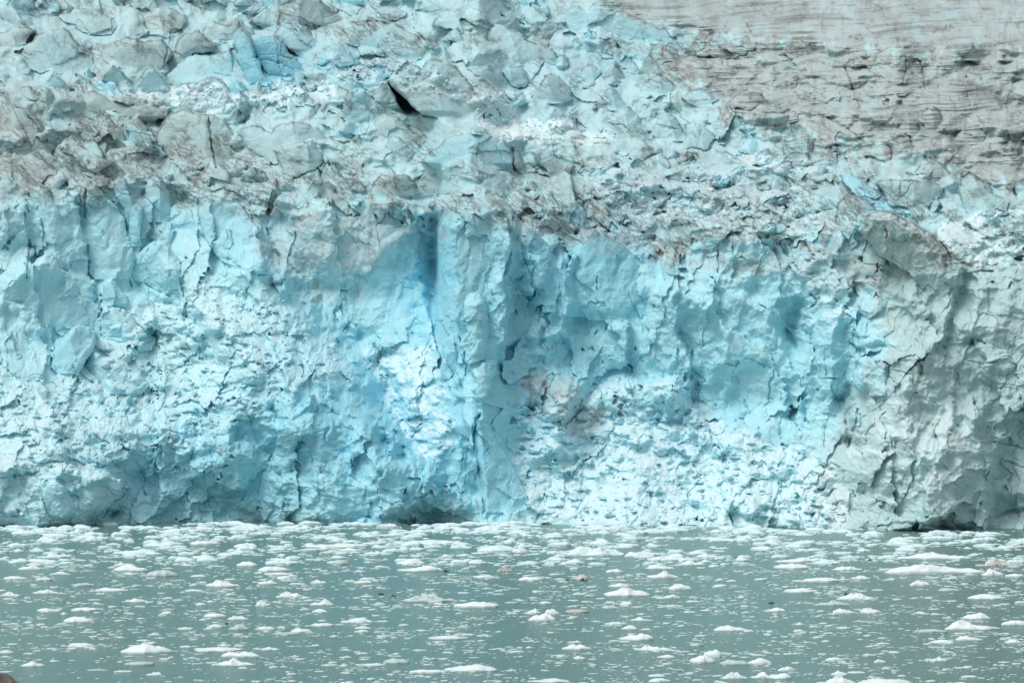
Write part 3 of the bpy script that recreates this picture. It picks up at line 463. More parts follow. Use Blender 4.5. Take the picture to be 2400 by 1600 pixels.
# fins and flakes of the cliff, blocks of the rubble slopes
for k in range(2600):
    x = rng.uniform(-300, 2700); c = float(np.interp(x, gx, ct)); w_ = float(np.interp(x, gx, wl))
    y = c + 30 + (w_ - c - 30) * rng.random()
    rub = max(at_grid(RM[m], x, y) for m in ('left_slope', 'right_cone', 'left_foot', 'gully', 'right_mid'))
    if rub > .35:
        size = min(rng.lognormvariate(2.75, .55), 70) * (.6 if at_grid(RM['gully'], x, y) > .4 else 1)
        w = size * rng.uniform(.8, 1.7); h = size * rng.uniform(.6, 1.2)
        kw = dict(lean=rng.uniform(-.1, 1.4), tilt=rng.uniform(-.8, .8), arete=(rng.uniform(.1, .9), rng.uniform(-.5, .8), rng.uniform(0, 1), rng.uniform(0, 1)), bevel=rng.uniform(.2, .9), rb=rng.uniform(2, 6), off=rng.uniform(0, 1.6), jag=.07, tint=rng.gauss(.1, .4))
    else:
        if rng.random() < .72 or at_grid(SLEEK0, x, y) > .4:
            continue
        size = min(rng.lognormvariate(3.3, .55), 110)
        w = size * rng.uniform(.5, 1.1); h = size * rng.uniform(.9, 2.2)
        kw = dict(lean=rng.uniform(.1, .55), tilt=rng.uniform(-.4, .4), arete=(rng.uniform(.1, .9), rng.uniform(-.3, .5), rng.uniform(0, .6), rng.uniform(0, .6)), bevel=rng.uniform(.3, 1.6), rb=rng.uniform(4, 14), off=rng.uniform(-.2, 1.4), jag=.07, soft=rng.choice([2, 4, 12]), foot=.5, tint=rng.gauss(.05, .3))
    poly = random_facet(x, y, w, h, rng)
    if blocked(poly, y):
        continue
    JOBS.append((y, poly, kw))
JOBS.sort(key=lambda j: j[0])
for y_, poly, kw in JOBS:
    serac(poly, rng, **kw)

# ------------------------------------------------------------------ bulges and hollows (centre, radii, metres towards the bay)
for cx, cy, rx, ry, a in [
    (525, 1092, 78, 74, 3.5), (330, 1075, 110, 40, 1.0), (440, 1010, 120, 60, 1.5),
    (640, 940, 90, 40, 1.5), (860, 1120, 130, 60, 2.0), (930, 1190, 100, 30, 1.5), (980, 620, 70, 150, -5.0), (1010, 640, 30, 130, -6.0),
    (1500, 940, 130, 50, 2.0), (1310, 930, 70, 60, 3.0), (1240, 960, 28, 16, -4.0), (1860, 785, 30, 50, -5.0), (1872, 728, 22, 26, -3.0), (1992, 1010, 12, 50, -3.0),
    (2360, 1090, 70, 90, -6.0), (2380, 1200, 80, 30, -5.0), (2060, 820, 30, 14, -4.0), (2290, 800, 18, 8, -2.5), (1760, 1180, 60, 30, 3.0), (262, 1205, 22, 16, -3.0),
    (90, 1030, 120, 50, 3.0), (90, 1140, 210, 110, 6.0), (30, 1095, 60, 25, 3.0), (250, 1030, 80, 60, 3.0), (1660, 770, 160, 130, 2.0), (1720, 950, 90, 60, -2.0), (2330, 760, 90, 120, 2.0), (640, 600, 26, 70, -4.0), (850, 700, 120, 120, -1.5)]:
    r2 = ((WX - cx) / rx) ** 2 + ((WY - cy) / ry) ** 2
    D -= (a * np.exp(-r2 * 1.1) if a < 0 else a * np.sqrt(np.clip(1 - r2, 0, 1))).astype(F)

# ------------------------------------------------------------------ buttresses and steps of the cliff
def signed(pl):
    p = np.array(pl, F); pad = 330
    j0, j1 = np.searchsorted(gx, [p[:, 0].min() - pad, p[:, 0].max() + pad]); i0, i1 = np.searchsorted(gy, [p[:, 1].min() - pad, p[:, 1].max() + pad])
    qx, qy = (1.5 * WX - .5 * PX)[i0:i1, j0:j1], (1.5 * WY - .5 * PY)[i0:i1, j0:j1]
    best = np.full(qx.shape, 1e9, F); side = np.zeros(qx.shape, F); tt = np.zeros(qx.shape, F); n = len(p) - 1
    for k, ((x1, y1), (x2, y2)) in enumerate(zip(p[:-1], p[1:])):
        dx, dy = x2 - x1, y2 - y1
        t = ((qx - x1) * dx + (qy - y1) * dy) / (dx * dx + dy * dy + 1e-9); tc = np.clip(t, 0, 1)
        dd = np.hypot(qx - x1 - tc * dx, qy - y1 - tc * dy)
        m = dd < best
        best = np.where(m, dd, best); side = np.where(m, np.sign(dx * (qy - y1) - dy * (qx - x1)), side)
        over = np.where((k == 0) & (t < 0), -t, np.where((k == n - 1) & (t > 1), t - 1, 0)) * math.hypot(dx, dy)
        tt = np.where(m, over, tt)
    return slice(i0, i1), slice(j0, j1), best, side, np.exp(-tt / 45) * (1 - sstep(170, 310, best))

def ridge(pl, amp, wl_px, wr_px):
    """a prism shaped buttress; left and right as seen when looking along the line from its first point"""
    a, b, d, s, e = signed(pl)
    w = np.where(s > 0, wr_px, wl_px)
    D[a, b] -= (1.4 * amp * e * np.clip(1 - d / w, 0, 1) ** 1.15).astype(F)

def step(pl, amp, fade, sharp=10):
    """the ice on the right hand side of the line stands out by amp metres"""
    a, b, d, s, e = signed(pl)
    sd = d * s
    D[a, b] -= (amp * e * sstep(-sharp, sharp, sd) * np.exp(-np.maximum(sd, 0) / fade)).astype(F)

step([(1062, 500), (1065, 600), (1072, 700), (1085, 800), (1110, 900), (1123, 980)][::-1], 6.0, 500, 5)
D += (8.0 * np.exp(-((PX - 1020 - .35 * (WX - PX)) / 15) ** 2) * sstep(488, 520, PY) * sstep(790, 700, PY)).astype(F)      # the slot beside the square pillar
step([(1010, 1120), (950, 1080), (880, 1000), (830, 900), (760, 790), (690, 700), (640, 600)][::-1], 15, 260, 62)
step([(280, 1085), (340, 1060), (400, 1090), (450, 1065), (530, 1045), (580, 985), (600, 950), (680, 935), (740, 950)][::-1], 1.4, 60, 18)
step([(1370, 960), (1400, 920), (1440, 906), (1500, 890), (1570, 895), (1610, 930), (1650, 990)], 4.0, 110, 16)
ridge([(2152, 845), (2130, 930), (2120, 1000), (2145, 1100), (2160, 1220)], 7, 130, 170)
step([(2290, 985), (2318, 1050), (2330, 1130), (2322, 1235)], 7, 120, 14)
step([(2012, 1050), (2006, 975), (2030, 930)][::-1], -3, 60, 8)
ridge([(1203, 525), (1197, 600), (1184, 700), (1190, 800)], 2.6, 22, 45)
ridge([(1312, 610), (1318, 700), (1308, 790)], 2.6, 40, 30)
ridge([(1245, 535), (1262, 640), (1270, 740), (1255, 830)], 2.4, 60, 40)
step([(1596, 690), (1602, 800), (1622, 900)], 3.5, 130, 7)
step([(1862, 640), (1890, 720), (1902, 800), (1893, 870), (1875, 940)][::-1], 5.5, 80, 8)
step([(1740, 700), (1790, 720), (1830, 770), (1850, 830)], 3.0, 130, 20)
ridge([(420, 640), (470, 740), (560, 800), (640, 850), (690, 900)], 4, 80, 80)
ridge([(905, 850), (915, 920), (930, 990), (960, 1050)], -4, 60, 60)
ridge([(650, 480), (700, 600), (760, 720), (830, 800)], -2.5, 60, 120)
step([(60, 900), (130, 960), (230, 1000), (330, 1010), (430, 990)], 4, 90, 14)
ridge([(0, 700), (60, 640), (110, 600)], 3, 60, 80)
step([(2010, 520), (2090, 500), (2180, 545), (2235, 610), (2250, 700), (2225, 790), (2170, 840)], 4.5, 120, 8)
ridge([(1750, 560), (1690, 640), (1640, 720)], 3, 90, 70)
ridge([(1960, 740), (1965, 830), (1945, 910)], 3, 45, 50)
ridge([(700, 960), (740, 1060), (760, 1160), (750, 1230)], 3.5, 90, 120)
ridge([(900, 1060), (880, 1130), (890, 1220)], 2.5, 90, 90)
ridge([(1330, 900), (1320, 970), (1300, 1060)], 3.5, 60, 80)
ridge([(1720, 1020), (1760, 1110), (1770, 1220)], 3, 110, 120)
ridge([(1480, 1000), (1500, 1100), (1490, 1230)], 2.5, 110, 130)

# ------------------------------------------------------------------ fracture detail
rub_all = np.zeros(D.shape, F)
for k, m in RM.items():
    if k != 'buttress':
        rub_all = np.maximum(rub_all, m)
QX = PX + FSEED * 3; QY = PY + FSEED * 1.7
cliff = 1 - upper
n_lo = fbm(PX / 140, PY / 140, 3, 77)
wq = 10 * fbm(QX / 34, QY / 34, 3, 61); wr = 10 * fbm(QX / 34, QY / 34, 3, 67)
# slabs: cells drawn out along the slant of the foliation
sleek = np.clip(ell(850, 640, 190, 150) + ell(1430, 650, 120, 90) + .8 * ell(1720, 830, 140, 130) + .8 * ell(2320, 760, 130, 150) + .7 * ell(430, 200, 130, 50) + .7 * ell(1040, 230, 90, 80) + .7 * ell(480, 330, 110, 70) + .6 * ell(560, 1120, 120, 90) + .6 * ell(1110, 650, 70, 130), 0, 1)      # clean broken faces
calm = (1 - 0.9 * banded - 0.5 * dirtfield) * (1 - .72 * sleek) * np.where(ID > 0, .42, 1.0).astype(F)
patch = sstep(-.05, .45, fbm(PX / 130, PY / 130, 3, 78))         # where the surface is shattered rather than clean
patch2 = sstep(.0, .45, fbm(PX / 60, PY / 60, 2, 88))
a1, f1, f2, h1 = facets((QX * .9 + QY * .35 + wq) / 95, (QY * .9 - QX * .3 + wr) / 70, 1, 1.0, .5)
a1 = .75 * a1 + .25 * blur(a1, 5)
D += (a1 * 2.2 * calm * (1 - .5 * cliff)).astype(F)
# tall planes and buttresses of the cliff
b1, _, _, _ = facets((PX + 2.2 * wq) / 150, (PY + 3 * wr) / 330, 5, 1.0, .8)
b2, _, _, _ = facets((PX + .25 * PY + 1.6 * wq) / 62, (PY + 2 * wr) / 150, 6, 1.0, .7)
D += (cliff * np.where(ID > 0, .5, 1.0).astype(F) * (1 - .4 * rub_all) * ((4.6 * (.6 * b1 + .4 * blur(b1, 7)) + 2.4 * (.75 * b2 + .25 * blur(b2, 5))) * (1 - .6 * sleek))).astype(F)
a2, g1, g2, h2 = facets((QX + .5 * QY + wq) / 32, (QY - .35 * QX + wr) / 25, 2, 1.0, .6)
a2 = .7 * a2 + .3 * blur(a2, 3)
D += (a2 * .8 * calm * np.clip(.06 + .5 * patch * (1 - .6 * cliff) + .7 * rub_all, 0, 1.2)).astype(F)
a3, k1, k2, h3 = facets((QX + wq * .6) / 13, (QY + wr * .6) / 10.5, 3, 1.0, .6)
D += (a3 * .34 * calm * np.clip(.02 + .6 * patch * patch2 + .75 * rub_all * (.4 + .8 * patch2), 0, 1.2)).astype(F)
# rubble: broken lumps of several sizes
for sc, am, sd in ((62, 2.0, 20), (34, 1.0, 21), (17, .4, 22)):
    r1, r2_, ox, oy, hh = worley((PX + wq * .5) / sc, (PY + wr * .5) / (sc * .8), sd)
    keep = (_rnd[4][hh] > .5)
    lump = np.minimum(np.clip((r2_ - r1) * 1.6, 0, 1), .75 + .5 * (ox * (_rnd[2][hh] - .5) + oy * (_rnd[3][hh] - .5)) * 2)
    D -= (am * rub_all * keep * lump * (0.3 + _rnd[5][hh]) * np.clip(.5 + 1.6 * fbm(PX / 80, PY / 80, 2, 400 + sd), .05, 1.4)).astype(F)
# scalloped melt on the grey right wall and the wet foot
scal = np.clip(ell(2200, 900, 330, 330) + ell(600, 1120, 420, 120) + .5 * ell(1750, 750, 300, 200) + RM['buttress'], 0, 1)
for sc, am, sd in ((60, 1.6, 31), (26, .5, 32)):
    r1, _, _, _, _ = worley((PX + wq * 2) / sc, (PY + wr * 2) / (sc * .7), sd)
    D += (am * scal * (0.55 - r1 * r1)).astype(F)
# general roughness
D += ((ridged(QX / 80, QY / 95, 3, 41) - .6) * 1.2 * calm * (1 - .3 * cliff)).astype(F)
D += (fbm(QX / 11, QY / 11, 2, 43) * 0.11 * (.3 + .9 * patch)).astype(F)
# fluting on the steep faces
D += (.6 * cliff * (1 - rub_all) * fbm((QX + .25 * QY) / 30 + wq * .05, QY / 110, 2, 45)).astype(F)
# bands of the old layered ice at the back right
bandc = PY + 0.06 * (PX - 1900) + 14 * fbm(PX / 300, PY / 120, 3, 47)
bandm = np.maximum(banded, dirtfield * .85)
D += (bandm * (0.30 * fbm(PX / 160, bandc / 3.4, 2, 49) + .5 * fbm(PX / 220, bandc / 9, 2, 48))).astype(F)
D += (banded * 7 * fbm(PX / 220, PY / 60, 4, 50)).astype(F)

# ------------------------------------------------------------------ cracks: polyline, half width (px), depth (m), dirt
CRACKS = [
 ([(489, 277), (492, 300), (494, 330), (500, 360), (508, 394)], 3.6, 4, 1.0), ([(24, 240), (45, 280), (66, 320), (76, 355)], 2.2, 1.5, .9), ([(20, 285), (40, 320), (55, 350)], 1.4, .6, .5),
 ([(680, 420), (705, 412), (735, 400), (760, 383)], 3.0, 5, 0), ([(1978, 158), (1988, 175), (1996, 195), (2001, 218), (2004, 236)], 2.8, 6, .6), ([(2122, 133), (2123, 155), (2119, 178), (2114, 198)], 3.2, 5, .3),
 ([(2150, 136), (2160, 155), (2165, 178), (2166, 198)], 3.0, 5, .4), ([(1900, 258), (1945, 278), (1985, 302), (2024, 330)], 3.0, 2, 1.0), ([(2250, 185), (2264, 205), (2272, 235), (2276, 255)], 1.8, 2, .3),
 ([(2360, 215), (2352, 235), (2345, 250)], 1.8, 2, .5), ([(2111, 424), (2111, 460)], 1.8, 4, .5), ([(2140, 425), (2122, 452), (2100, 472)], 1.8, 4, .5), ([(2130, 320), (2140, 345)], 4, 5, .3),
 ([(1037, 495), (1036, 560), (1035, 640), (1032, 700), (1038, 755)], 4.5, 7, 0), ([(880, 500), (884, 540), (893, 585)], 1.8, 1.5, 1.0), ([(822, 548), (835, 570), (846, 590)], 1.6, 1.2, .7), ([(805, 470), (830, 510), (860, 560)], 1.1, .6, .6),
 ([(945, 585), (985, 615), (1030, 650)], 1.4, 1.2, 0), ([(950, 600), (1000, 640), (1036, 668)], 1.2, 1.0, 0), ([(925, 770), (940, 800), (955, 808)], 2.2, 2, 0),
 ([(1077, 790), (1088, 830), (1092, 858), (1091, 878)], 3.2, 7, .2), ([(1036, 820), (1048, 850), (1066, 882)], 2.2, 5, .2), ([(1043, 890), (1052, 905), (1060, 925)], 2.4, 6, .4),
 ([(1247, 556), (1262, 568), (1268, 580)], 1.6, 2, 0), ([(1240, 590), (1256, 596), (1272, 598)], 2.0, 2.5, 0), ([(1266, 735), (1268, 715), (1262, 760)], 2.2, 3, 0), ([(1252, 670), (1268, 700), (1266, 740), (1262, 760)], 2.2, 3, 0),
 ([(1312, 660), (1313, 690)], 2.2, 4, .2), ([(1338, 635), (1362, 665), (1386, 700), (1386, 722)], 1.3, 1.2, .3), ([(1400, 648), (1401, 680)], 2.6, 4, 0), ([(1446, 600), (1452, 630), (1460, 650)], 1.2, 1.2, 0),
 ([(1470, 680), (1485, 715), (1500, 745), (1508, 780)], 1.8, 2.5, .5), ([(1508, 780), (1525, 815), (1550, 860)], 1.3, 1.2, .5), ([(1395, 705), (1430, 735), (1480, 755), (1520, 775), (1600, 815)], 1.2, 1.0, 0),
 ([(1385, 805), (1425, 820), (1445, 845), (1500, 890)], 1.3, 1.0, 0), ([(1622, 823), (1623, 850), (1618, 895)], 3.5, 6, .1), ([(1683, 585), (1684, 612), (1683, 638)], 3.2, 6, .7), ([(1684, 618), (1700, 617)], 2.0, 3, .6),
 ([(1745, 800), (1770, 830), (1810, 865)], 1.2, .8, .4), ([(1780, 710), (1812, 735), (1862, 790)], 1.4, 1.2, .7), ([(1856, 826), (1868, 845)], 0.9, 1, 0), ([(1893, 862), (1884, 884)], 2.8, 6, 0),
 ([(1996, 835), (1980, 870), (1965, 905), (1940, 945)], 2.2, 3, 0), ([(1905, 858), (1940, 870), (1985, 875)], 1.2, 1, .3), ([(2010, 958), (2006, 990), (1998, 1020), (1988, 1048)], 5.0, 9, .3),
 ([(1830, 930), (1880, 945), (1960, 970), (2005, 975)], 1.3, 1.0, .1), ([(1865, 622), (1872, 634)], 5, 8, .6), ([(1840, 770), (1858, 800), (1868, 815)], 6, 6, 0), ([(2318, 675), (2318, 730), (2338, 750), (2340, 765)], 1.8, 2.5, .4),
 ([(2275, 845), (2300, 855), (2340, 848)], 3.2, 3.5, .3), ([(2300, 895), (2330, 912), (2365, 905)], 2.0, 2, .2), ([(2290, 795), (2302, 800), (2310, 804)], 4, 5, .7), ([(1990, 800), (2005, 815), (2010, 825)], 3, 5, .4),
 ([(2075, 535), (2080, 550), (2076, 560)], 3, 3, .8), ([(2090, 600), (2130, 640), (2160, 670), (2190, 690)], 1.5, 1.5, .9), ([(580, 470), (600, 500), (615, 535)], 1.4, 1, .3), ([(540, 540), (545, 560), (548, 575)], 2.2, 3, .4),
 ([(300, 490), (302, 520), (299, 555)], 2.2, 4, 0), ([(70, 560), (68, 600), (62, 650)], 3, 4, .8), ([(238, 690), (236, 720), (232, 745)], 4, 5, .3), ([(305, 652), (306, 672)], 4, 5, .2), ([(455, 600), (465, 640), (475, 690)], 1.4, 1, .9),
 ([(485, 590), (500, 620), (512, 645)], 1.2, .8, .8), ([(625, 535), (640, 580), (655, 600), (660, 640)], 5, 6, .1), ([(590, 790), (598, 830), (606, 860)], 2.4, 4, .3), ([(575, 855), (590, 870), (605, 880)], 3.5, 4, .3),
 ([(715, 870), (720, 895)], 1.2, 2, 0), ([(660, 745), (662, 790)], 1.0, .8, .8), ([(390, 745), (402, 752), (415, 748)], 4, 4, .7), ([(715, 970), (760, 990), (800, 1000)], 1.0, .6, .2), ([(620, 1065), (700, 1072), (780, 1080)], 1.1, .7, .1),
 ([(975, 1057), (1000, 1078), (1020, 1105), (1035, 1120)], 1.3, .6, .9), ([(1113, 985), (1100, 1030), (1093, 1080), (1090, 1130)], 2.0, 3, 0), ([(1118, 1050), (1117, 1080)], 3.5, 2, 0), ([(1240, 955), (1252, 960)], 6, 6, 0),
 ([(595, 145), (625, 140), (660, 150), (700, 170)], 2.4, 3, 0), ([(605, 130), (640, 128), (690, 140)], 1.8, 2, 0), ([(650, 100), (655, 150), (662, 190)], 2.0, 2, .4), ([(736, 60), (742, 85), (741, 100)], 2.6, 3, .6),
 ([(1104, 70), (1106, 100), (1105, 140)], 2.4, 4, 0), ([(1132, 240), (1141, 270), (1140, 295)], 1.8, .8, .9), ([(1155, 333), (1170, 355), (1185, 390), (1193, 410)], 1.6, 2, .3), ([(1250, 370), (1265, 390), (1280, 412)], 1.6, 2, .5),
 ([(195, 195), (175, 200), (176, 245)], 2.0, 3, .3), ([(400, 80), (395, 110), (385, 150)], 3, 3, .8), ([(2368, 470), (2360, 500)], 3, 5, .5), ([(2376, 440), (2385, 470)], 4, 5, .4),
 ([(1900, 690), (1915, 705), (1900, 720)], 4, 4, .5), ([(2180, 1180), (2160, 1175), (2080, 1165)], 1.2, 1, .7), ([(2330, 1070), (2360, 1080), (2400, 1095)], 3, 3, .2), ([(2300, 1040), (2330, 1035), (2400, 1050)], 3, 3, .1),
 ([(2320, 1215), (2380, 1195), (2440, 1190)], 6, 5, .2), ([(2060, 1232), (2120, 1225), (2230, 1238)], 4, 4, .2), ([(240, 1212), (262, 1204), (276, 1200)], 8, 7, .1), ([(200, 440), (199, 500), (198, 510)], 4, 4, .9),
]
DARK = np.zeros(D.shape, F)
def stamp(pl, wd):
    p = np.array(pl, F); pad = wd * 5 + 14
    j0, j1 = np.searchsorted(gx, [p[:, 0].min() - pad, p[:, 0].max() + pad]); i0, i1 = np.searchsorted(gy, [p[:, 1].min() - pad, p[:, 1].max() + pad])
    qx = PX[i0:i1, j0:j1] + 5 * fbm(PX[i0:i1, j0:j1] / 16, PY[i0:i1, j0:j1] / 16, 3, 71); qy = PY[i0:i1, j0:j1] + 5 * fbm(PX[i0:i1, j0:j1] / 16, PY[i0:i1, j0:j1] / 16, 3, 73)
    dist = np.full(qx.shape, 1e9, F)
    for (x1, y1), (x2, y2) in zip(p[:-1], p[1:]):
        dx, dy = x2 - x1, y2 - y1
        t = np.clip(((qx - x1) * dx + (qy - y1) * dy) / (dx * dx + dy * dy + 1e-9), 0, 1)
        dist = np.minimum(dist, np.hypot(qx - x1 - t * dx, qy - y1 - t * dy))
    # taper towards both ends
    e = np.minimum(np.hypot(qx - p[0, 0], qy - p[0, 1]), np.hypot(qx - p[-1, 0], qy - p[-1, 1]))
    wloc = wd * (0.45 + 0.55 * sstep(0, 18, e)) * (1 + .35 * noise2(qx / 11, qy / 11, 75))
    return slice(i0, i1), slice(j0, j1), np.exp(-(dist / np.maximum(wloc, .4)) ** 2)
for pl, wd, dep, dk in CRACKS:
    wd *= .78; dk *= .6
    if wd < 1.2: dep *= .6
    a, b, g = stamp(pl, wd)
    D[a, b] += (g * min(dep * .24, wd * .4) * (1 if wd > 2 else .6)).astype(F)
    if dk:
        DARK[a, b] = np.maximum(DARK[a, b], g * dk * .9)
# many hairline cracks that nobody drew: borders of the large cells, only here and there
edge1 = np.exp(-((f2 - f1) * 85 / 2.2) ** 2) * sstep(.15, .6, noise2(PX / 60, PY / 60, 91))
edge2 = np.exp(-((g2 - g1) * 27 / 1.7) ** 2) * sstep(.1, .5, noise2(PX / 45, PY / 45, 93))
D += (edge1 * .35 * calm * upper).astype(F)

# keep the foot of the ice just under the water and the front where the waterline lies
below = PY > (np.interp(PX, gx, wl))
D = np.where(below, np.minimum(D, np.interp(PX, gx, YW) + 14), D).astype(F)
# ------------------------------------------------------------------ what the ice is made of, point by point: blue (fresh ice, plus one flank's painted shade), crushed white, silt film, dark grit, grey
n1 = fbm(WX / 55, WY / 55, 4, 101); n2 = fbm(WX / 22, WY / 22, 4, 103); n3 = fbm(PX / 8, PY / 8, 3, 105)
_X = (PX - 1200) * F(KPX) * D; _Z = CAM_H + (HORIZ - PY) * F(KPX) * D
_P = np.stack([_X, D, _Z], -1)
_n = np.cross(np.gradient(_P, axis=0), np.gradient(_P, axis=1)); _n /= np.linalg.norm(_n, axis=-1, keepdims=True) + 1e-9
NZ = (_n[..., 2] * np.sign(-_n[..., 1])).astype(F)
del _P, _n
NZ = blur(np.clip(NZ, -1, 1), 3)
ledge = sstep(.45, .85, NZ)                          # lying surfaces hold crushed ice and silt
rel = blur(D, 5) - D
crestline = sstep(.5, 2.2, rel)                       # standing edges
def torn(m, k=.55):                                   # a mask with a ragged border
    return sstep(.30, .70, m * 1.0 + k * (n2 * .8 + n3 * .35 + n1 * .5) * np.clip(4 * m * (1 - m) + .35, 0, 1))
upf = sstep(.2, .8, blur(upper, 41) + .55 * n1 + .3 * n2)
blue = 0.26 + 0 * D
for cx, cy, rx, ry, a in [(1500, 760, 560, 300, .30), (1180, 700, 220, 240, .2), (985, 620, 80, 150, .45), (640, 1090, 430, 150, .5), (620, 560, 120, 140, .22), (350, 520, 320, 120, .12), (640, 150, 110, 90, .5),
    (850, 150, 110, 50, .45), (1120, 360, 110, 60, .25), (1600, 450, 280, 80, .3), (1450, 560, 120, 60, .3), (2060, 470, 60, 60, .3), (760, 880, 180, 160, .3), (860, 960, 110, 110, .35), (720, 800, 70, 90, .25), (1330, 1050, 420, 180, .2), (180, 820, 160, 120, .2), (1260, 190, 200, 90, .2), (1500, 120, 160, 60, .22), (1000, 1000, 90, 160, .25)]:  # right flank of the left slope: fresh blue with its shade tinted in
    blue += a * ell(cx, cy, rx, ry, .7)
blue = np.clip(blue * (1 + .5 * n1 + .35 * n2) + .38 * FTINT + .10 * n2, 0, 1)
white = np.zeros(D.shape, F)
for k, a in (('left_slope', .24), ('right_cone', .5), ('gully', .6), ('crumbs', .7), ('blocks', .4), ('snow_right', .65), ('shelf', .75), ('shelf2', .7), ('left_foot', .36), ('right_mid', .4), ('buttress', .4), ('blue_top', .4)):
    white = np.maximum(white, a * torn(RM[k]) * (.25 + .75 * sstep(.1, .7, NZ + .5 * n2)))
white = np.clip(white + .14 * ledge * (1 - bandm) * sstep(-.2, .3, n1), 0, 1)
grey = np.clip(.85 * torn(softpoly([(1980, 620), (2120, 560), (2260, 600), (2560, 600), (2560, 1260), (1960, 1260), (1900, 1120), (1990, 950), (2090, 800)], 90), .8) + .85 * torn(dirtfield, .8) + .6 * banded  # greyer right end of the cliff, then the dirty field and banded slope
    + .3 * ell(120, 300, 330, 130) + .2 * ell(350, 90, 380, 100) + .35 * ell(820, 560, 180, 90) + .25 * ell(1100, 220, 130, 80) - .5 * np.clip(FTINT, -1, 1) + .25 * n1, 0, 1)
# silt film: on old surfaces of the field, hanging in streaks from the crests
streak = fbm(QX / 6 + wq * .08, QY / 46, 3, 111)
film = upf * .36 + .52 * torn(dirtfield, .9) + .62 * torn(banded, .8)
film = film + .30 * ell(1550, 450, 420, 110) + .22 * ell(140, 330, 330, 110) + .25 * ell(480, 400, 300, 60) + .35 * ell(2250, 330, 260, 110)
film = film + .65 * torn(softpoly([(560, 470), (1050, 485), (1030, 560), (900, 620), (760, 700), (660, 660), (600, 560)], 60), .9) * (.6 + .9 * streak)
film = film + .6 * torn(softpoly([(1480, 560), (1750, 600), (1950, 560), (2100, 520), (2240, 600), (2100, 650), (1950, 700), (1850, 640), (1600, 640)], 45), .9)
film = film + .7 * torn(softpoly([(1230, 880), (1330, 890), (1420, 960), (1380, 1020), (1280, 980), (1230, 950)], 24), 1.0)
film = film + .30 * RM['left_slope'] * sstep(.1, .5, n1) - .5 * white * (1 - dirtfield)
film = np.clip(film * (1 + 1.0 * n1 + .8 * n2) - .45 * np.clip(FTINT, 0, 1) * upper + .22 * np.clip(-FTINT, 0, 1) * upper, 0, 1)
streaky = sstep(.10, .5, streak) * sstep(-.25, .35, n1) * (upper * .55 + .45 * softpoly([(0, 440), (620, 470), (1050, 490), (1250, 520), (1950, 560), (1950, 640), (1200, 640), (640, 640), (0, 620)], 40))
film = np.clip(film + .5 * streaky, 0, 1)
# dark grit: crest lines, cracks, thin veins, layers
wv = 14 * fbm(PX / 40, PY / 40, 4, 121); wv2 = 14 * fbm(PX / 40, PY / 40, 4, 123)
v1, v2, _, _, _ = worley((PX + PY * .4 + wv) / 74, (PY * 1.3 - PX * .35 + wv2) / 74, 61)
vein = np.exp(-((v2 - v1) * 74 / 2.2) ** 2) * sstep(-.05, .4, noise2(PX / 38, PY / 38, 125))
def fibres(ang, lx, ly, seed, eps):
    ca, sa = math.cos(ang), math.sin(ang)
    u = (PX * ca + PY * sa + wv * .9) / lx; v = (-PX * sa + PY * ca + wv2 * .9) / ly
    return 1 - sstep(eps * .35, eps, np.abs(noise2(u, v, seed) + .35 * noise2(u * 2.3, v * 2.3, seed + 1)))
fib = np.maximum(fibres(.62, 75, 13, 141, .19), .9 * fibres(.35, 60, 10, 143, .17))
fib = np.maximum(fib, .8 * fibres(1.2, 55, 12, 145, .15))
fibm = sstep(-.12, .30, fbm(WX / 75, WY / 48, 3, 147) + .26 * np.exp(-((PY - np.interp(PX, gx, ct) + 70) / 60) ** 2) + .18 * ell(200, 320, 320, 120) + .3 * ell(900, 90, 180, 60) + .35 * ell(1600, 150, 160, 60) + .35 * ell(1750, 560, 330, 60) + .2 * ell(700, 480, 420, 60) + .22 * ell(1600, 470, 450, 110) - .14)
fib = fib * fibm
bend = bandc + 26 * fbm(PX / 150, PY / 110, 2, 137) * dirtfield
layer = sstep(.08, .45, fbm(PX / 130, bend / 3.6, 3, 129)) * bandm
layer2 = sstep(.02, .40, fbm(PX / 210, bend / 11, 2, 131)) * bandm
layer = layer * sstep(-.35, .3, noise2(PX / 70, PY / 22, 151)); layer2 = layer2 * sstep(-.35, .25, noise2(PX / 110, PY / 40, 153))
drip = sstep(.15, .5, fbm(PX / 16, PY / 80, 3, 155)) * sstep(-.1, .4, noise2(PX / 120, PY / 80, 157)) * bandm
grit = sstep(.26, .56, n3 + .5 * n2) * film
crestd = np.maximum(CREST * np.where(ID > 0, 1.3, 1), crestline * .9) * sstep(-.55, .1, noise2(PX / 26, PY / 26, 133)) * (.95 * upper + .10)
dark = DARK + .85 * crestd * np.clip(1 - .8 * np.clip(FTINT, 0, 1), 0, 1) + .6 * vein * np.clip(upf * .8 + film * .6, 0, 1) + .85 * fib * np.clip(upf + film * .6, 0, 1) * (1 - .6 * bandm) + .78 * layer + .6 * layer2 + .5 * grit + .4 * drip
dark = dark + (.35 * sstep(.15, .55, n2 + .4 * n3) + .08) * torn(dirtfield, .9) + .3 * sstep(.1, .5, n1) * banded
dark = np.clip(dark * (1 - .75 * white), 0, 1)

# ------------------------------------------------------------------ meshes
WXm = (PX - 1200) * F(KPX) * D
WZm = CAM_H + (HORIZ - PY) * F(KPX) * D
VERT = np.stack([WXm, D, WZm], -1).reshape(-1, 3).astype(F)
MASK = np.stack([blue, white, film, dark], -1).reshape(-1, 4).astype(F)
GREY = grey.reshape(-1).astype(F)

def link(o):
    scene.collection.objects.link(o); return o

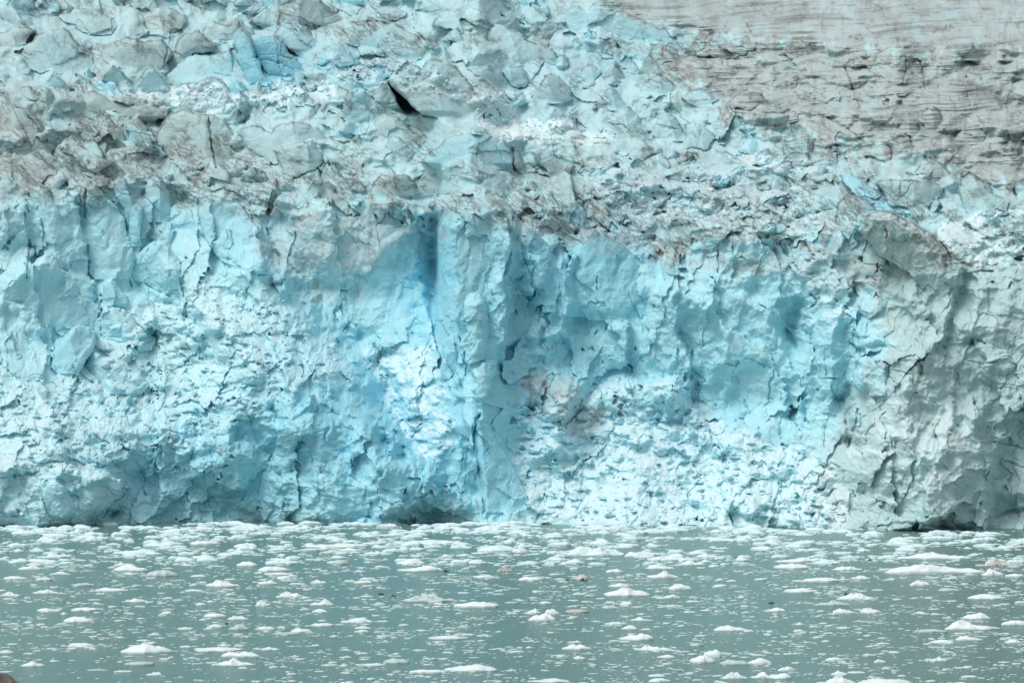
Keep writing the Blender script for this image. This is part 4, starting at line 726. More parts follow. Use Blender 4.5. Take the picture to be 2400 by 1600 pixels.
def make_mesh(name, verts, quads, mat, attrs=None, smooth=False):
    me = bpy.data.meshes.new(name)
    verts = np.ascontiguousarray(verts, F); quads = np.ascontiguousarray(quads, np.int32)
    k = quads.shape[1]
    me.vertices.add(len(verts)); me.vertices.foreach_set('co', verts.ravel())
    me.loops.add(quads.size); me.loops.foreach_set('vertex_index', quads.ravel())
    me.polygons.add(len(quads)); me.polygons.foreach_set('loop_start', np.arange(0, quads.size, k, dtype=np.int32))
    me.update(calc_edges=True)
    me.polygons.foreach_set('use_smooth', np.full(len(quads), smooth, bool))
    if attrs is not None:
        m, g = attrs
        at = me.attributes.new('ice_mask', 'FLOAT_COLOR', 'POINT'); at.data.foreach_set('color', np.ascontiguousarray(m, F).ravel())
        at = me.attributes.new('grey_ice', 'FLOAT', 'POINT'); at.data.foreach_set('value', np.ascontiguousarray(g, F))
    me.materials.append(mat)
    return me

# ------------------------------------------------------------------ materials
def new_mat(name):
    m = bpy.data.materials.new(name); m.use_nodes = True
    nt = m.node_tree; b = nt.nodes['Principled BSDF']
    return m, nt, b

def nd(nt, t, **kw):
    n = nt.nodes.new(t)
    for k, v in kw.items():
        setattr(n, k, v)
    return n

def mixc(nt, fac, a, b):
    n = nd(nt, 'ShaderNodeMix', data_type='RGBA')
    for sock, v in ((n.inputs[0], fac), (n.inputs[6], a), (n.inputs[7], b)):
        if isinstance(v, (int, float)): sock.default_value = v
        elif isinstance(v, tuple): sock.default_value = (*v, 1)
        else: nt.links.new(v, sock)
    return n.outputs[2]

def mth(nt, op, a, b=None, clamp=False):
    n = nd(nt, 'ShaderNodeMath', operation=op, use_clamp=clamp)
    for sock, v in zip(n.inputs, (a, b)):
        if v is None: continue
        if isinstance(v, (int, float)): sock.default_value = v
        else: nt.links.new(v, sock)
    return n.outputs[0]

def noise_node(nt, scale, detail=4, rough=.55, vec=None, stretch=None):
    t = nd(nt, 'ShaderNodeTexCoord')
    src = t.outputs['Object'] if vec is None else vec
    if stretch:
        mp = nd(nt, 'ShaderNodeMapping'); mp.inputs['Scale'].default_value = stretch
        nt.links.new(src, mp.inputs['Vector']); src = mp.outputs[0]
    n = nd(nt, 'ShaderNodeTexNoise'); n.inputs['Scale'].default_value = scale; n.inputs['Detail'].default_value = detail; n.inputs['Roughness'].default_value = rough
    nt.links.new(src, n.inputs['Vector'])
    return n.outputs['Fac']

def ice_material():
    m, nt, b = new_mat('glacier_ice'); L = nt.links
    at = nd(nt, 'ShaderNodeAttribute', attribute_name='ice_mask'); sp = nd(nt, 'ShaderNodeSeparateColor'); L.new(at.outputs['Color'], sp.inputs[0])
    bl, wh, fi, dk = sp.outputs[0], sp.outputs[1], sp.outputs[2], at.outputs['Alpha']
    og = nd(nt, 'ShaderNodeAttribute', attribute_name='grey_ice').outputs['Fac']
    nf = noise_node(nt, 1.3, 5, .65)
    nm = noise_node(nt, .35, 4, .6)
    c = mixc(nt, bl, PALE, BLUE)
    c = mixc(nt, og, c, GREYC)
    c = mixc(nt, wh, c, WHITE)
    c = mixc(nt, mth(nt, 'MULTIPLY', fi, mth(nt, 'MULTIPLY_ADD', nf, 1.0), True) if False else mth(nt, 'MULTIPLY', fi, .72), c, FILM)
    spk = mth(nt, 'MULTIPLY', mth(nt, 'SUBTRACT', nf, .42), 3.2, True)
    d2 = mth(nt, 'MULTIPLY', dk, mth(nt, 'ADD', mth(nt, 'MULTIPLY', spk, .5), .6), True)
    c = mixc(nt, d2, c, DIRT)
    # faint mottling of bubbly and clear ice
    mot = mth(nt, 'MULTIPLY', mth(nt, 'SUBTRACT', nm, .45), 1.4, True)
    c = mixc(nt, mth(nt, 'MULTIPLY', mot, .30), c, MOTT)
    L.new(c, b.inputs['Base Color'])
    b.inputs['Roughness'].default_value = .55
    b.inputs['Specular IOR Level'].default_value = .3
    bump = nd(nt, 'ShaderNodeBump'); bump.inputs['Strength'].default_value = .55; bump.inputs['Distance'].default_value = .25
    L.new(mth(nt, 'ADD', nf, mth(nt, 'MULTIPLY', noise_node(nt, 4.5, 3, .6), .5)), bump.inputs['Height'])
    L.new(bump.outputs[0], b.inputs['Normal'])
    return m

PALE = (.52, .79, .815); BLUE = (.30, .675, .80); WHITE = (.78, .88, .90); GREYC = (.44, .58, .59); FILM = (.43, .485, .475); DIRT = (.095, .088, .078); MOTT = (.70, .84, .86)
M_ICE = ice_material()

# the relief is cut into the pieces one can tell apart
glacier = link(bpy.data.objects.new('glacier', None))
glacier.location = (0, 590, 0)
glacier['label'] = 'turquoise and dirt streaked glacier front rising out of the bay'
glacier['category'] = 'glacier'
quad_v = (np.arange(NY - 1)[:, None] * NX + np.arange(NX - 1)[None, :]).ravel().astype(np.int32)
Q = np.stack([quad_v, quad_v + NX, quad_v + NX + 1, quad_v + 1], -1)
idc = np.stack([ID[:-1, :-1], ID[1:, :-1], ID[1:, 1:], ID[:-1, 1:]], -1).reshape(-1, 4)
dpc = np.stack([D[:-1, :-1], D[1:, :-1], D[1:, 1:], D[:-1, 1:]], -1).reshape(-1, 4)
qid = idc[np.arange(len(idc)), dpc.argmin(1)].astype(np.int32)

def largest_patch(mask):
    """keep only the biggest connected patch of a boolean grid"""
    lab = np.where(mask, np.arange(mask.size).reshape(mask.shape) + 1, 0)
    while True:
        p = np.pad(lab, 1)
        new = np.where(mask, np.maximum.reduce([p[1:-1, 1:-1], p[:-2, 1:-1], p[2:, 1:-1], p[1:-1, :-2], p[1:-1, 2:]]), 0)
        if (new == lab).all():
            break
        lab = new
    v, c = np.unique(lab[lab > 0], return_counts=True)
    return lab == v[c.argmax()] if len(v) else mask

qgrid = qid.reshape(NY - 1, NX - 1)
for n in range(1, len(SER) + 1):
    yy, xx = np.nonzero(qgrid == n)
    if len(yy) == 0:
        continue
    a, b_, c_, d_ = yy.min(), yy.max() + 1, xx.min(), xx.max() + 1
    sub = qgrid[a:b_, c_:d_]
    keep = largest_patch(sub == n)
    sub[(sub == n) & ~keep] = 0
# the rest: the cliff, the broken field behind it, the smooth banded slope
ctq = np.interp(gx[:-1], gx, ct)[None, :]
base_kind = np.where(banded[:-1, :-1] > .5, -3, np.where(upper[:-1, :-1] > .5, -2, -1))
qgrid = np.where(qgrid == 0, base_kind, qgrid); qid = qgrid.ravel()
order = np.argsort(qid, kind='stable'); sid = qid[order]
cuts = np.flatnonzero(np.diff(sid)) + 1
starts = np.concatenate([[0], cuts]); ends = np.concatenate([cuts, [len(sid)]])
origin = np.array(glacier.location, F)
for s_, e_ in zip(starts, ends):
    i = int(sid[s_]); q = Q[order[s_:e_]]
    u, inv = np.unique(q, return_inverse=True)
    nm, lab = {-1: ('ice_cliff', 'turquoise ice cliff standing in the water'), -2: ('ice_field', 'broken dirt streaked ice field above the cliff'), -3: ('banded_slope', 'smooth grey ice slope with fine dark bands')}.get(i) or SER[i - 1][:2]
    me = make_mesh(nm, VERT[u] - origin, inv.reshape(-1, 4), M_ICE, (MASK[u], GREY[u]))
    o = link(bpy.data.objects.new(nm, me)); o.parent = glacier
    if i > 0 and lab:
        o['label'] = lab
# ------------------------------------------------------------------ loose blocks of ice lying on the glacier
import bmesh
def hull_block(rng):
    bm = bmesh.new()
    s = (1, rng.uniform(.6, .95), rng.uniform(.5, .9))
    for i in range(15):
        v = np.array([rng.gauss(0, 1) for _ in range(3)]); v /= np.linalg.norm(v); v *= rng.uniform(.38, .55)
        bm.verts.new((v[0] * s[0], v[1] * s[1], v[2] * s[2]))
    r = bmesh.ops.convex_hull(bm, input=bm.verts)
    junk = [e for e in r['geom_interior'] if isinstance(e, bmesh.types.BMVert)]
    if junk: bmesh.ops.delete(bm, geom=junk, context='VERTS')
    bmesh.ops.triangulate(bm, faces=bm.faces)
    bm.verts.index_update()
    V = np.array([v.co[:] for v in bm.verts], F); T = np.array([[v.index for v in f.verts] for f in bm.faces], np.int32)
    bm.free()
    return V, T
rng = random.Random(77)
HULLS = [hull_block(rng) for _ in range(14)]
TINTS = [(.15, .55, .05, 0), (.35, .25, .05, 0), (.6, .1, 0, 0), (.2, .7, .1, 0), (.1, .2, .35, .12)]
BLOCK_ME = [[make_mesh('ice_chunk', V, T, M_ICE, (np.tile(np.array(t, F), (len(V), 1)), np.full(len(V), .1, F))) for t in TINTS] for V, T in HULLS]
ZONES = [('crumbs', 'ice chunk in the snow basin under the blue pinnacle', 26, 9, 20), ('blocks', 'ice chunk in the blue block field above the cliff', 48, 12, 34), ('snow_right', 'ice chunk in the white rubble at the far right', 28, 9, 24),
         ('left_slope', 'ice chunk on the rubble slope left of the cliff', 56, 10, 34), ('gully', 'ice chunk in the white gully in the middle of the cliff', 12, 8, 16), ('right_cone', 'ice chunk on the debris cone at the foot of the cliff', 44, 9, 24),
         ('blue_top', 'ice chunk in the bright blue ice near the top', 26, 12, 30), ('shelf', 'ice chunk on the white shelf in the middle of the field', 16, 8, 18), ('left_foot', 'ice chunk at the snowy foot of the left rubble slope', 16, 10, 26), ('shelf2', 'ice chunk on the white ledge before the dirty slope', 12, 8, 18)]
chunk_labels = set()
COLN = ['pale', 'light blue', 'blue', 'white', 'soiled']
def surface_point(px, py):
    j = min(max(int(np.searchsorted(gx, px)), 1), NX - 2); i = min(max(int(np.searchsorted(gy, py)), 1), NY - 2)
    return VERT[i * NX + j], float(RMALL[i, j])
for zn, lab, cnt, lo, hi in ZONES:
    xs = [v[0] for v in RUBBLE[zn]]; ys = [v[1] for v in RUBBLE[zn]]; RMALL = RM[zn]; n = 0; guard = 0
    while n < cnt and guard < 4000:
        guard += 1
        px = rng.uniform(max(min(xs), -40), min(max(xs), 2440)); py = rng.uniform(min(ys), max(ys))
        P, m = surface_point(px, py)
        if m < .55 or P[2] < 1: continue
        s = lo * (hi / lo) ** (rng.random() ** 1.6) * float(P[1]) * KPX
        TI = rng.choice([0, 0, 1, 1, 2, 2, 3, 4])
        sz = 'little' if s < 1.2 else 'small' if s < 1.7 else 'large'
        fx = (px - min(xs)) / (max(xs) - min(xs)); fy = (py - min(ys)) / (max(ys) - min(ys))
        where = ('upper ' if fy < .4 else 'lower ' if fy > .65 else '') + ('left part' if fx < .25 else 'centre left' if fx < .45 else 'middle' if fx < .58 else 'centre right' if fx < .78 else 'right part')
        full = f'{sz} {COLN[TI]} {lab.split("ice ")[1]}, {where}'
        if len(full.split()) > 16: full = f'{COLN[TI]} {lab.split("ice ")[1]}, {where}'
        if full in chunk_labels or len(full.split()) > 16: continue
        chunk_labels.add(full)
        o = link(bpy.data.objects.new('ice_chunk', rng.choice(BLOCK_ME)[TI]))
        o.location = (float(P[0]), float(P[1]) - .05 * s, float(P[2]) + .12 * s); o.scale = (s, s, s)
        o.rotation_euler = (rng.uniform(-.5, .5), rng.uniform(-.5, .5), rng.uniform(0, 6.28))
        o['label'] = full; o['category'] = 'ice chunk'; o['group'] = lab.replace('ice chunk', 'ice chunks'); n += 1
# the crumbs between them
VV, TT, MM = [], [], []; off = 0
for zn, lab, cnt, lo, hi in ZONES:
    xs = [v[0] for v in RUBBLE[zn]]; ys = [v[1] for v in RUBBLE[zn]]; RMALL = RM[zn]; n = 0; guard = 0
    while n < cnt * 7 and guard < cnt * 80:
        guard += 1
        px = rng.uniform(max(min(xs), -60), min(max(xs), 2460)); py = rng.uniform(min(ys), max(ys))
        P, m = surface_point(px, py)
        if rng.random() > m or P[2] < .5: continue
        s = rng.uniform(3.5, 9) * float(P[1]) * KPX
        V, T = rng.choice(HULLS); a = rng.uniform(0, 6.28); ca, sa = math.cos(a), math.sin(a)
        Vr = np.stack([V[:, 0] * ca - V[:, 1] * sa, V[:, 0] * sa + V[:, 1] * ca, V[:, 2]], -1) * s + P + np.array([0, -.05 * s, .1 * s], F)
        VV.append(Vr); TT.append(T + off); off += len(V); MM.append(np.tile(np.array(rng.choice(TINTS), F), (len(V), 1))); n += 1
o = link(bpy.data.objects.new('ice_rubble', make_mesh('ice_rubble', np.concatenate(VV), np.concatenate(TT), M_ICE, (np.concatenate(MM), np.zeros(off, F)))))
o['kind'] = 'stuff'; o['label'] = 'small crumbs of broken ice strewn over ledges and rubble slopes'; o['category'] = 'ice rubble'

# ------------------------------------------------------------------ water
def water_material():
    m, nt, b = new_mat('silty_water'); L = nt.links
    b.inputs['Base Color'].default_value = WATERC
    b.inputs['Roughness'].default_value = .2
    b.inputs['Specular IOR Level'].default_value = .2
    b.inputs['IOR'].default_value = 1.33
    n1 = noise_node(nt, .9, 3, .6); n2 = noise_node(nt, 4.0, 3, .6)
    bump = nd(nt, 'ShaderNodeBump'); bump.inputs['Strength'].default_value = .8; bump.inputs['Distance'].default_value = .25
    L.new(mth(nt, 'ADD', n1, mth(nt, 'MULTIPLY', n2, .4)), bump.inputs['Height']); L.new(bump.outputs[0], b.inputs['Normal'])
    big = noise_node(nt, .02, 3, .5)
    L.new(mixc(nt, big, tuple(c * .93 for c in WATERC[:3]), tuple(c * 1.07 for c in WATERC[:3])), b.inputs['Base Color'])
    return m
WATERC = (.105, .208, .186, 1)
M_WATER = water_material()
wv_ = np.array([(-3000, -200, 0), (3000, -200, 0), (3000, 760, 0), (-3000, 760, 0)], F)
water = link(bpy.data.objects.new('water', make_mesh('water', wv_, np.array([[0, 1, 2, 3]]), M_WATER)))
water['kind'] = 'structure'; water['label'] = 'grey green silty water of the bay'

# ------------------------------------------------------------------ floating ice
def floe_material(name, col, lo, dirt=0.0):
    m, nt, b = new_mat(name); L = nt.links
    n1 = noise_node(nt, 1.2, 4, .6); n2 = noise_node(nt, 7, 4, .6)
    geo = nd(nt, 'ShaderNodeNewGeometry'); sx = nd(nt, 'ShaderNodeSeparateXYZ'); L.new(geo.outputs['Position'], sx.inputs[0])
    wet = mth(nt, 'SUBTRACT', 1.0, mth(nt, 'MULTIPLY', sx.outputs[2], 4.0), True)          # washed by the water near its level
    c = mixc(nt, mth(nt, 'MULTIPLY', wet, .75), col, lo)
    c = mixc(nt, mth(nt, 'MULTIPLY', mth(nt, 'SUBTRACT', n1, .5, True), 1.3), c, lo)
    if dirt:
        c = mixc(nt, mth(nt, 'MULTIPLY', mth(nt, 'SUBTRACT', n2, .46, True), 6 * dirt, True), c, (.20, .17, .14))
    L.new(c, b.inputs['Base Color']); b.inputs['Roughness'].default_value = .5; b.inputs['Specular IOR Level'].default_value = .3
    bump = nd(nt, 'ShaderNodeBump'); bump.inputs['Strength'].default_value = .35; bump.inputs['Distance'].default_value = .08
    L.new(n2, bump.inputs['Height']); L.new(bump.outputs[0], b.inputs['Normal'])
    return m
M_FLOE = floe_material('floe_ice', (.78, .87, .885), (.50, .69, .70))
M_FLOEB = floe_material('blue_floe_ice', (.70, .87, .90), (.45, .72, .77))
M_FLOED = floe_material('dirty_floe_ice', (.70, .73, .71), (.50, .56, .54), 1.0)
M_FLOEW = floe_material('awash_floe_ice', (.52, .66, .655), (.36, .50, .49))

def grow_floe(rng, L, Wd, H, style, res=1):
    """a floating lump: outline, rings up to a broken top; style is dome, flat, peak, lumpy or long"""
    na = {1: 30, 0: 11, -1: 7}[res]
    rings = {1: [1.0, .99, .95, .86, .74, .6, .45, .3, .15], 0: [1.0, .95, .62], -1: [1.0, .8]}[res]
    seed = rng.randint(0, 4000)
    th = np.linspace(0, 2 * np.pi, na, endpoint=False)
    out = 1 + .30 * noise2(np.cos(th) * 1.2 + seed, np.sin(th) * 1.2, 1) + .12 * noise2(np.cos(th) * 3 + seed, np.sin(th) * 3, 2)
    bumps = [(rng.uniform(-.55, .55), rng.uniform(.16, .4) if style == 'lumpy' else rng.uniform(.26, .55), rng.uniform(.3, 1)) for _ in range({'dome': 1, 'flat': 2, 'peak': 1, 'lumpy': 4, 'long': 2}[style])]
    env_p = {'dome': .42, 'flat': .2, 'peak': .38, 'lumpy': .3, 'long': .26}[style]
    low = {'dome': .66, 'flat': .85, 'peak': .5, 'lumpy': .5, 'long': .5}[style]
    rough = {'dome': .16, 'flat': .22, 'peak': .3, 'lumpy': .5, 'long': .3}[style]
    def height(x, y, r):
        env = np.clip(1 - r ** 2.4, 0, 1) ** env_p
        prof = low + sum(a * (1 - low) * np.exp(-((x - c) / w) ** 2 - (y * .8) ** 2) for c, w, a in bumps)
        nn = noise2(x * 2.3 + seed, y * 2.3, 3) + .7 * noise2(x * 6 + seed, y * 6, 4)
        return env * np.maximum(prof * (1 + rough * nn) + rough * .35 * nn, .08)
    vs = []
    for ri, r in enumerate(rings):
        x = np.cos(th) * out * r; y = np.sin(th) * out * r
        h = height(x, y, r) if ri else np.full(na, -.4)
        vs.append(np.stack([x * L / 2, y * Wd / 2, h * H], -1))
    top = height(np.array([0.]), np.array([0.]), 0.)[0]
    V = np.concatenate(vs + [np.array([[0, 0, top * H]])]).astype(F)
    V[:, 2] *= H / max(V[:, 2].max(), 1e-3) if H > 0 else 1
    Fq = []; n = len(rings)
    for i in range(n - 1):
        a = np.arange(na) + i * na; b = (np.arange(na) + 1) % na + i * na
        Fq.append(np.stack([a, b, b + na], -1)); Fq.append(np.stack([a, b + na, a + na], -1))
    a = np.arange(na) + (n - 1) * na; b = (np.arange(na) + 1) % na + (n - 1) * na
    Fq.append(np.stack([a, b, np.full(na, n * na)], -1))
    return V, np.concatenate(Fq).astype(np.int32)

def water_point(px, py):
    d = CAM_H / ((py - HORIZ) * KPX)
    return (px - 1200) * KPX * d, d

# centre column, row of the near edge, width, height in the photo; style; material; what it looks like
W, B, DT, AW = 'w', 'b', 'd', 'a'
FLOES = [
 (2185, 1345, 215, 27, 'long', W, 'longest white floe in the bay, low with a hump in its middle'), (2278, 1476, 122, 28, 'lumpy', W, 'large jagged white floe close to shore, paired with a domed one behind it'), (2293, 1451, 62, 19, 'dome', W, 'smooth domed floe just behind the large jagged one'),
 (345, 1531, 118, 27, 'dome', W, 'big smooth white floe with a broad hump, nearest the dark shore rock'), (507, 1527, 115, 13, 'flat', W, 'thin flat plate touching the big smooth floe near the shore rock'), (560, 1540, 90, 17, 'long', W, 'low white floe between the thin plate and a ragged lump'), (540, 1560, 88, 22, 'lumpy', W, 'ragged white lump in the near water, left of the middle'),
 (77, 1561, 58, 15, 'peak', W, 'small pointed white floe above the dark shore rock'), (1103, 1573, 119, 19, 'dome', W, 'long lens shaped floe in the middle of the near water'), (1000, 1578, 84, 11, 'flat', W, 'flat floe left of the long lens shaped one'), (1395, 1303, 136, 27, 'lumpy', B, 'large pale blue floe with a saddle, before the pointed ice wedge'),
 (1477, 1397, 118, 26, 'peak', W, 'broad pyramid shaped floe in the middle of the bay'), (1003, 1411, 118, 23, 'lumpy', AW, 'wide grey green floe, waterlogged, beside dark stones'), (1120, 1424, 118, 17, 'flat', W, 'long flat floe touching the waterlogged grey one'), (985, 1339, 104, 16, 'long', W, 'long low floe with a black stone at its right tip'), (962, 1322, 66, 15, 'dome', W, 'smooth mound of ice behind the long low floe with the black stone'),
 (2190, 1310, 142, 20, 'long', W, 'long floe thickening to a hump at its right end, far out'), (2343, 1327, 108, 21, 'lumpy', DT, 'crumbly soiled floe at the right edge of the bay'), (2330, 1349, 52, 20, 'peak', W, 'leaning peaked floe at the right edge of the bay'), (2384, 1352, 50, 10, 'flat', W, 'flat plate at the right edge beside the leaning peak'),
 (2008, 1406, 80, 21, 'lumpy', W, 'white floe carrying a black stone at its left end'), (1165, 1293, 100, 18, 'dome', B, 'pale blue floe far out below the middle of the cliff'), (1648, 1553, 60, 21, 'dome', W, 'rounded white block in front of a twin in the near water'), (1673, 1539, 44, 20, 'dome', W, 'rounded white block behind its twin in the near water'),
 (1722, 1590, 66, 19, 'lumpy', W, 'lumpy floe cut by the lower edge of the view, right of the twin blocks'), (1790, 1589, 60, 17, 'lumpy', W, 'ragged floe right of the lumpy one at the lower edge'), (2083, 1603, 130, 15, 'dome', W, 'wide bright floe cut off by the lower edge of the view'), (1969, 1603, 64, 20, 'peak', W, 'bright pointed floe cut off by the lower edge of the view'),
 (1287, 1599, 88, 12, 'long', W, 'long low floe at the lower edge under the middle'), (1498, 1500, 78, 20, 'peak', W, 'peaked white floe with a long right shoulder'), (1714, 1478, 80, 16, 'peak', W, 'low peaked floe trailing off to the right'), (1272, 1455, 60, 20, 'peak', W, 'front floe of a cluster of three peaks'), (1250, 1437, 44, 15, 'lumpy', W, 'back left floe of a cluster of three peaks'), (1292, 1441, 32, 17, 'dome', W, 'rounded back right floe of a cluster of three peaks'),
 (1355, 1284, 21, 23, 'peak', AW, 'grey green ice spike like a small sail far out'), (1183, 1340, 36, 18, 'peak', DT, 'soiled conical lump of ice'), (1352, 1436, 60, 10, 'flat', DT, 'flat yellowish stained floe'), (1361, 1357, 46, 15, 'lumpy', DT, 'dark dirty chunk ringed by grit'),
 (752, 1418, 55, 19, 'lumpy', W, 'crown shaped white floe with knobs on top'), (678, 1400, 64, 17, 'lumpy', W, 'jagged floe left of the crown shaped one'), (616, 1420, 34, 17, 'lumpy', W, 'upright knobbly floe left of the jagged one'), (839, 1459, 70, 14, 'peak', W, 'tent shaped floe near the middle left'), (756, 1467, 57, 9, 'flat', W, 'smooth flat disc of ice left of the tent shaped floe'),
 (178, 1458, 68, 16, 'dome', W, 'smooth low mound near the left edge'), (256, 1386, 78, 11, 'flat', W, 'flat topped slab near the left edge'), (375, 1351, 74, 19, 'dome', AW, 'rounded floe with a grey rim'), (306, 1338, 84, 18, 'peak', W, 'floe with a knob at its right end, beside the grey rimmed one'), (520, 1375, 78, 20, 'lumpy', W, 'frayed floe with several small peaks'), (68, 1335, 58, 16, 'peak', W, 'peaked floe far out at the left edge'),
 (325, 1559, 68, 11, 'flat', AW, 'oval floe lying awash in the near water'), (1048, 1498, 88, 10, 'flat', W, 'narrow flat strip of ice in the middle'), (928, 1554, 60, 14, 'dome', AW, 'greyish dome in the near water'), (1724, 1557, 66, 14, 'dome', AW, 'grey dome awash right of the twin blocks'), (1781, 1556, 52, 17, 'dome', W, 'white dome right of the grey one awash'),
 (1859, 1332, 88, 15, 'long', W, 'double humped floe far out, front of a pair'), (1866, 1318, 94, 14, 'long', W, 'double humped floe far out, back of a pair'), (1987, 1336, 66, 12, 'lumpy', W, 'knobbly low floe far out on the right'), (1926, 1364, 80, 13, 'flat', W, 'straight flat slab with a spike at its left end'), (1878, 1389, 74, 13, 'flat', W, 'straight flat slab in front of the spiked one'), (1950, 1419, 75, 15, 'long', AW, 'greenish slab below the floe with the black stone'), (2040, 1437, 50, 16, 'peak', W, 'little two peaked floe'), (1978, 1437, 46, 15, 'peak', W, 'pointed floe left of the two peaked one'),
 (1550, 1354, 72, 21, 'lumpy', W, 'stack of two slabs far out'), (1625, 1324, 58, 13, 'peak', W, 'low triangular floe far out'), (1572, 1313, 122, 9, 'flat', W, 'long thin strip behind the low triangular floe'), (1594, 1382, 54, 16, 'dome', W, 'rounded floe right of the broad pyramid'), (1351, 1522, 64, 15, 'long', W, 'floe with a raised right end in the near water'), (1533, 1524, 84, 15, 'lumpy', W, 'floe with a hollow top in the near water'),
 (2212, 1507, 58, 10, 'dome', W, 'low dome in front of the large jagged floe'), (2273, 1501, 62, 14, 'long', W, 'sloping white floe in front of the large jagged one'), (2185, 1482, 72, 10, 'flat', AW, 'flat grey slab left of the large jagged floe'), (2380, 1465, 60, 14, 'dome', W, 'rounded floe at the right edge, beside the large jagged one'), (2158, 1373, 46, 16, 'dome', W, 'smooth round topped floe on the right'),
]
MORE = [(185, 1516, 68, 12), (362, 1582, 40, 10), (15, 1530, 36, 9), (110, 1433, 52, 10), (196, 1432, 66, 11), (318, 1410, 54, 10), (193, 1374, 36, 10), (26, 1397, 52, 14), (103, 1391, 60, 12), (30, 1357, 54, 9), (102, 1360, 42, 9), (140, 1346, 50, 8), (453, 1386, 40, 7), (315, 1298, 104, 14), (55, 1252, 68, 12), (130, 1258, 64, 9), (95, 1317, 64, 9), (400, 1277, 54, 10), (480, 1277, 76, 12), (476, 1307, 60, 10), (580, 1327, 52, 14), (575, 1283, 56, 14), (470, 1418, 26, 7), (503, 1446, 48, 12), (557, 1452, 44, 12), (560, 1476, 48, 14), (435, 1475, 38, 7), (505, 1471, 36, 10), (225, 1571, 54, 5), (288, 1575, 42, 6),
 (637, 1338, 74, 13), (649, 1347, 65, 7), (664, 1357, 37, 10), (624, 1369, 43, 11), (750, 1435, 36, 10), (850, 1473, 40, 8), (849, 1482, 31, 8), (622, 1475, 45, 9), (670, 1487, 61, 8), (706, 1481, 50, 12), (872, 1560, 50, 8), (791, 1297, 77, 13), (1012, 1275, 146, 12), (789, 1283, 132, 12), (883, 1283, 26, 8), (775, 1561, 42, 8), (632, 1523, 47, 9), (1133, 1354, 51, 9), (850, 1367, 41, 9), (747, 1367, 38, 11), (793, 1322, 48, 12),
 (1217, 1294, 36, 14), (1313, 1306, 32, 8), (1487, 1305, 50, 14), (1546, 1303, 68, 11), (1547, 1333, 69, 11), (1442, 1341, 41, 11), (1572, 1401, 42, 10), (1245, 1360, 52, 11), (1468, 1419, 30, 13), (1504, 1454, 52, 11), (1443, 1464, 47, 9), (1477, 1474, 42, 12), (1545, 1597, 50, 10), (1538, 1585, 43, 8), (1359, 1544, 30, 9), (1563, 1541, 45, 9), (1452, 1375, 52, 10), (2019, 1357, 51, 11), (2224, 1385, 45, 9), (2315, 1404, 82, 14), (1820, 1433, 50, 12), (1970, 1582, 39, 14), (2007, 1577, 40, 6), (2050, 1589, 36, 9), (1845, 1572, 37, 12), (1829, 1590, 58, 14), (2377, 1507, 40, 12), (2199, 1549, 38, 12), (2037, 1539, 36, 10), (1956, 1548, 40, 10), (2063, 1553, 28, 10)]
rng = random.Random(23)
taken = []
def place_floe(px, py, w, h, style, mat, label, group):
    x, d = water_point(px, py)
    m = d * KPX
    L = w * m
    Wd = min(L * rng.uniform(.45, .8), 5.0)
    dep_px = Wd * CAM_H / (d * d * KPX)
    H = max((h * .92 - .55 * dep_px) * m, .10)
    V, T = grow_floe(rng, L, Wd, H, style)
    me = make_mesh('ice_floe', V, T, mat, smooth=False)
    o = link(bpy.data.objects.new('ice_floe', me))
    o.location = (x, d + Wd * .5, 0); o.rotation_euler = (0, 0, rng.uniform(-.12, .12))
    o['label'] = label; o['category'] = 'ice floe'; o['group'] = group
    taken.append((px, py, w, h, label))
    return o
MATS = {'w': M_FLOE, 'b': M_FLOEB, 'd': M_FLOED, 'a': M_FLOEW}
for px, py, w, h, st, mt, lab in FLOES:
    place_floe(px, py, w, h, st, MATS[mt], lab, 'ice floes drifting in the bay')
named = list(taken)
def zone(px, py):
    a = 'far water' if py < 1300 else 'middle distance' if py < 1400 else 'mid bay' if py < 1490 else 'near water'
    return a
def relation(px, py):
    best = min(named, key=lambda t: (t[0] - px) ** 2 + 9 * (t[1] - py) ** 2)
    dx, dy = px - best[0], (py - best[1]) * 3
    r = ('right of' if dx > 0 else 'left of') if abs(dx) > abs(dy) else ('in front of' if dy > 0 else 'behind')
    words = best[4].split(',')[0].split()
    return r, ' '.join(words[:7])
LOOK = {'dome': 'rounded', 'flat': 'flat', 'peak': 'peaked', 'lumpy': 'knobbly', 'long': 'drawn out'}
used_labels = set(t[4] for t in taken)
def auto_label(px, py, w, st):
    size = 'tiny' if w < 32 else 'small' if w < 48 else 'middling' if w < 70 else 'large'
    r, who = relation(px, py)
    for lab in (f'{size} {LOOK[st]} white floe {r} the {who}', f'{size} {LOOK[st]} white floe in the {zone(px, py)}, {r} the {who}',
                f'{size} {LOOK[st]} floe {"well " if abs(px - 1200) > 500 else ""}{"left" if px < 1200 else "right"} in the {zone(px, py)}, {r} the {who}'):
        lab = ' '.join(lab.split()[:16])
        if lab not in used_labels:
            used_labels.add(lab); return lab
    k = 2
    while True:
        lab2 = ' '.join(lab.split()[:13]) + ' ' + ['', '', 'nearer one', 'farther one', 'smallest one', 'next one'][min(k, 5)]
        if lab2 not in used_labels or k > 5:
            used_labels.add(lab2); return lab2
        k += 1
for px, py, w, h in MORE:
    st = rng.choice(['dome', 'dome', 'flat', 'peak', 'lumpy', 'long']) if h > 9 else rng.choice(['flat', 'dome', 'long'])
    place_floe(px, py, w, h, st, M_FLOEB if py < 1300 and rng.random() < .6 else (M_FLOEW if rng.random() < .12 else M_FLOE), auto_label(px, py, w, st), 'ice floes drifting in the bay')
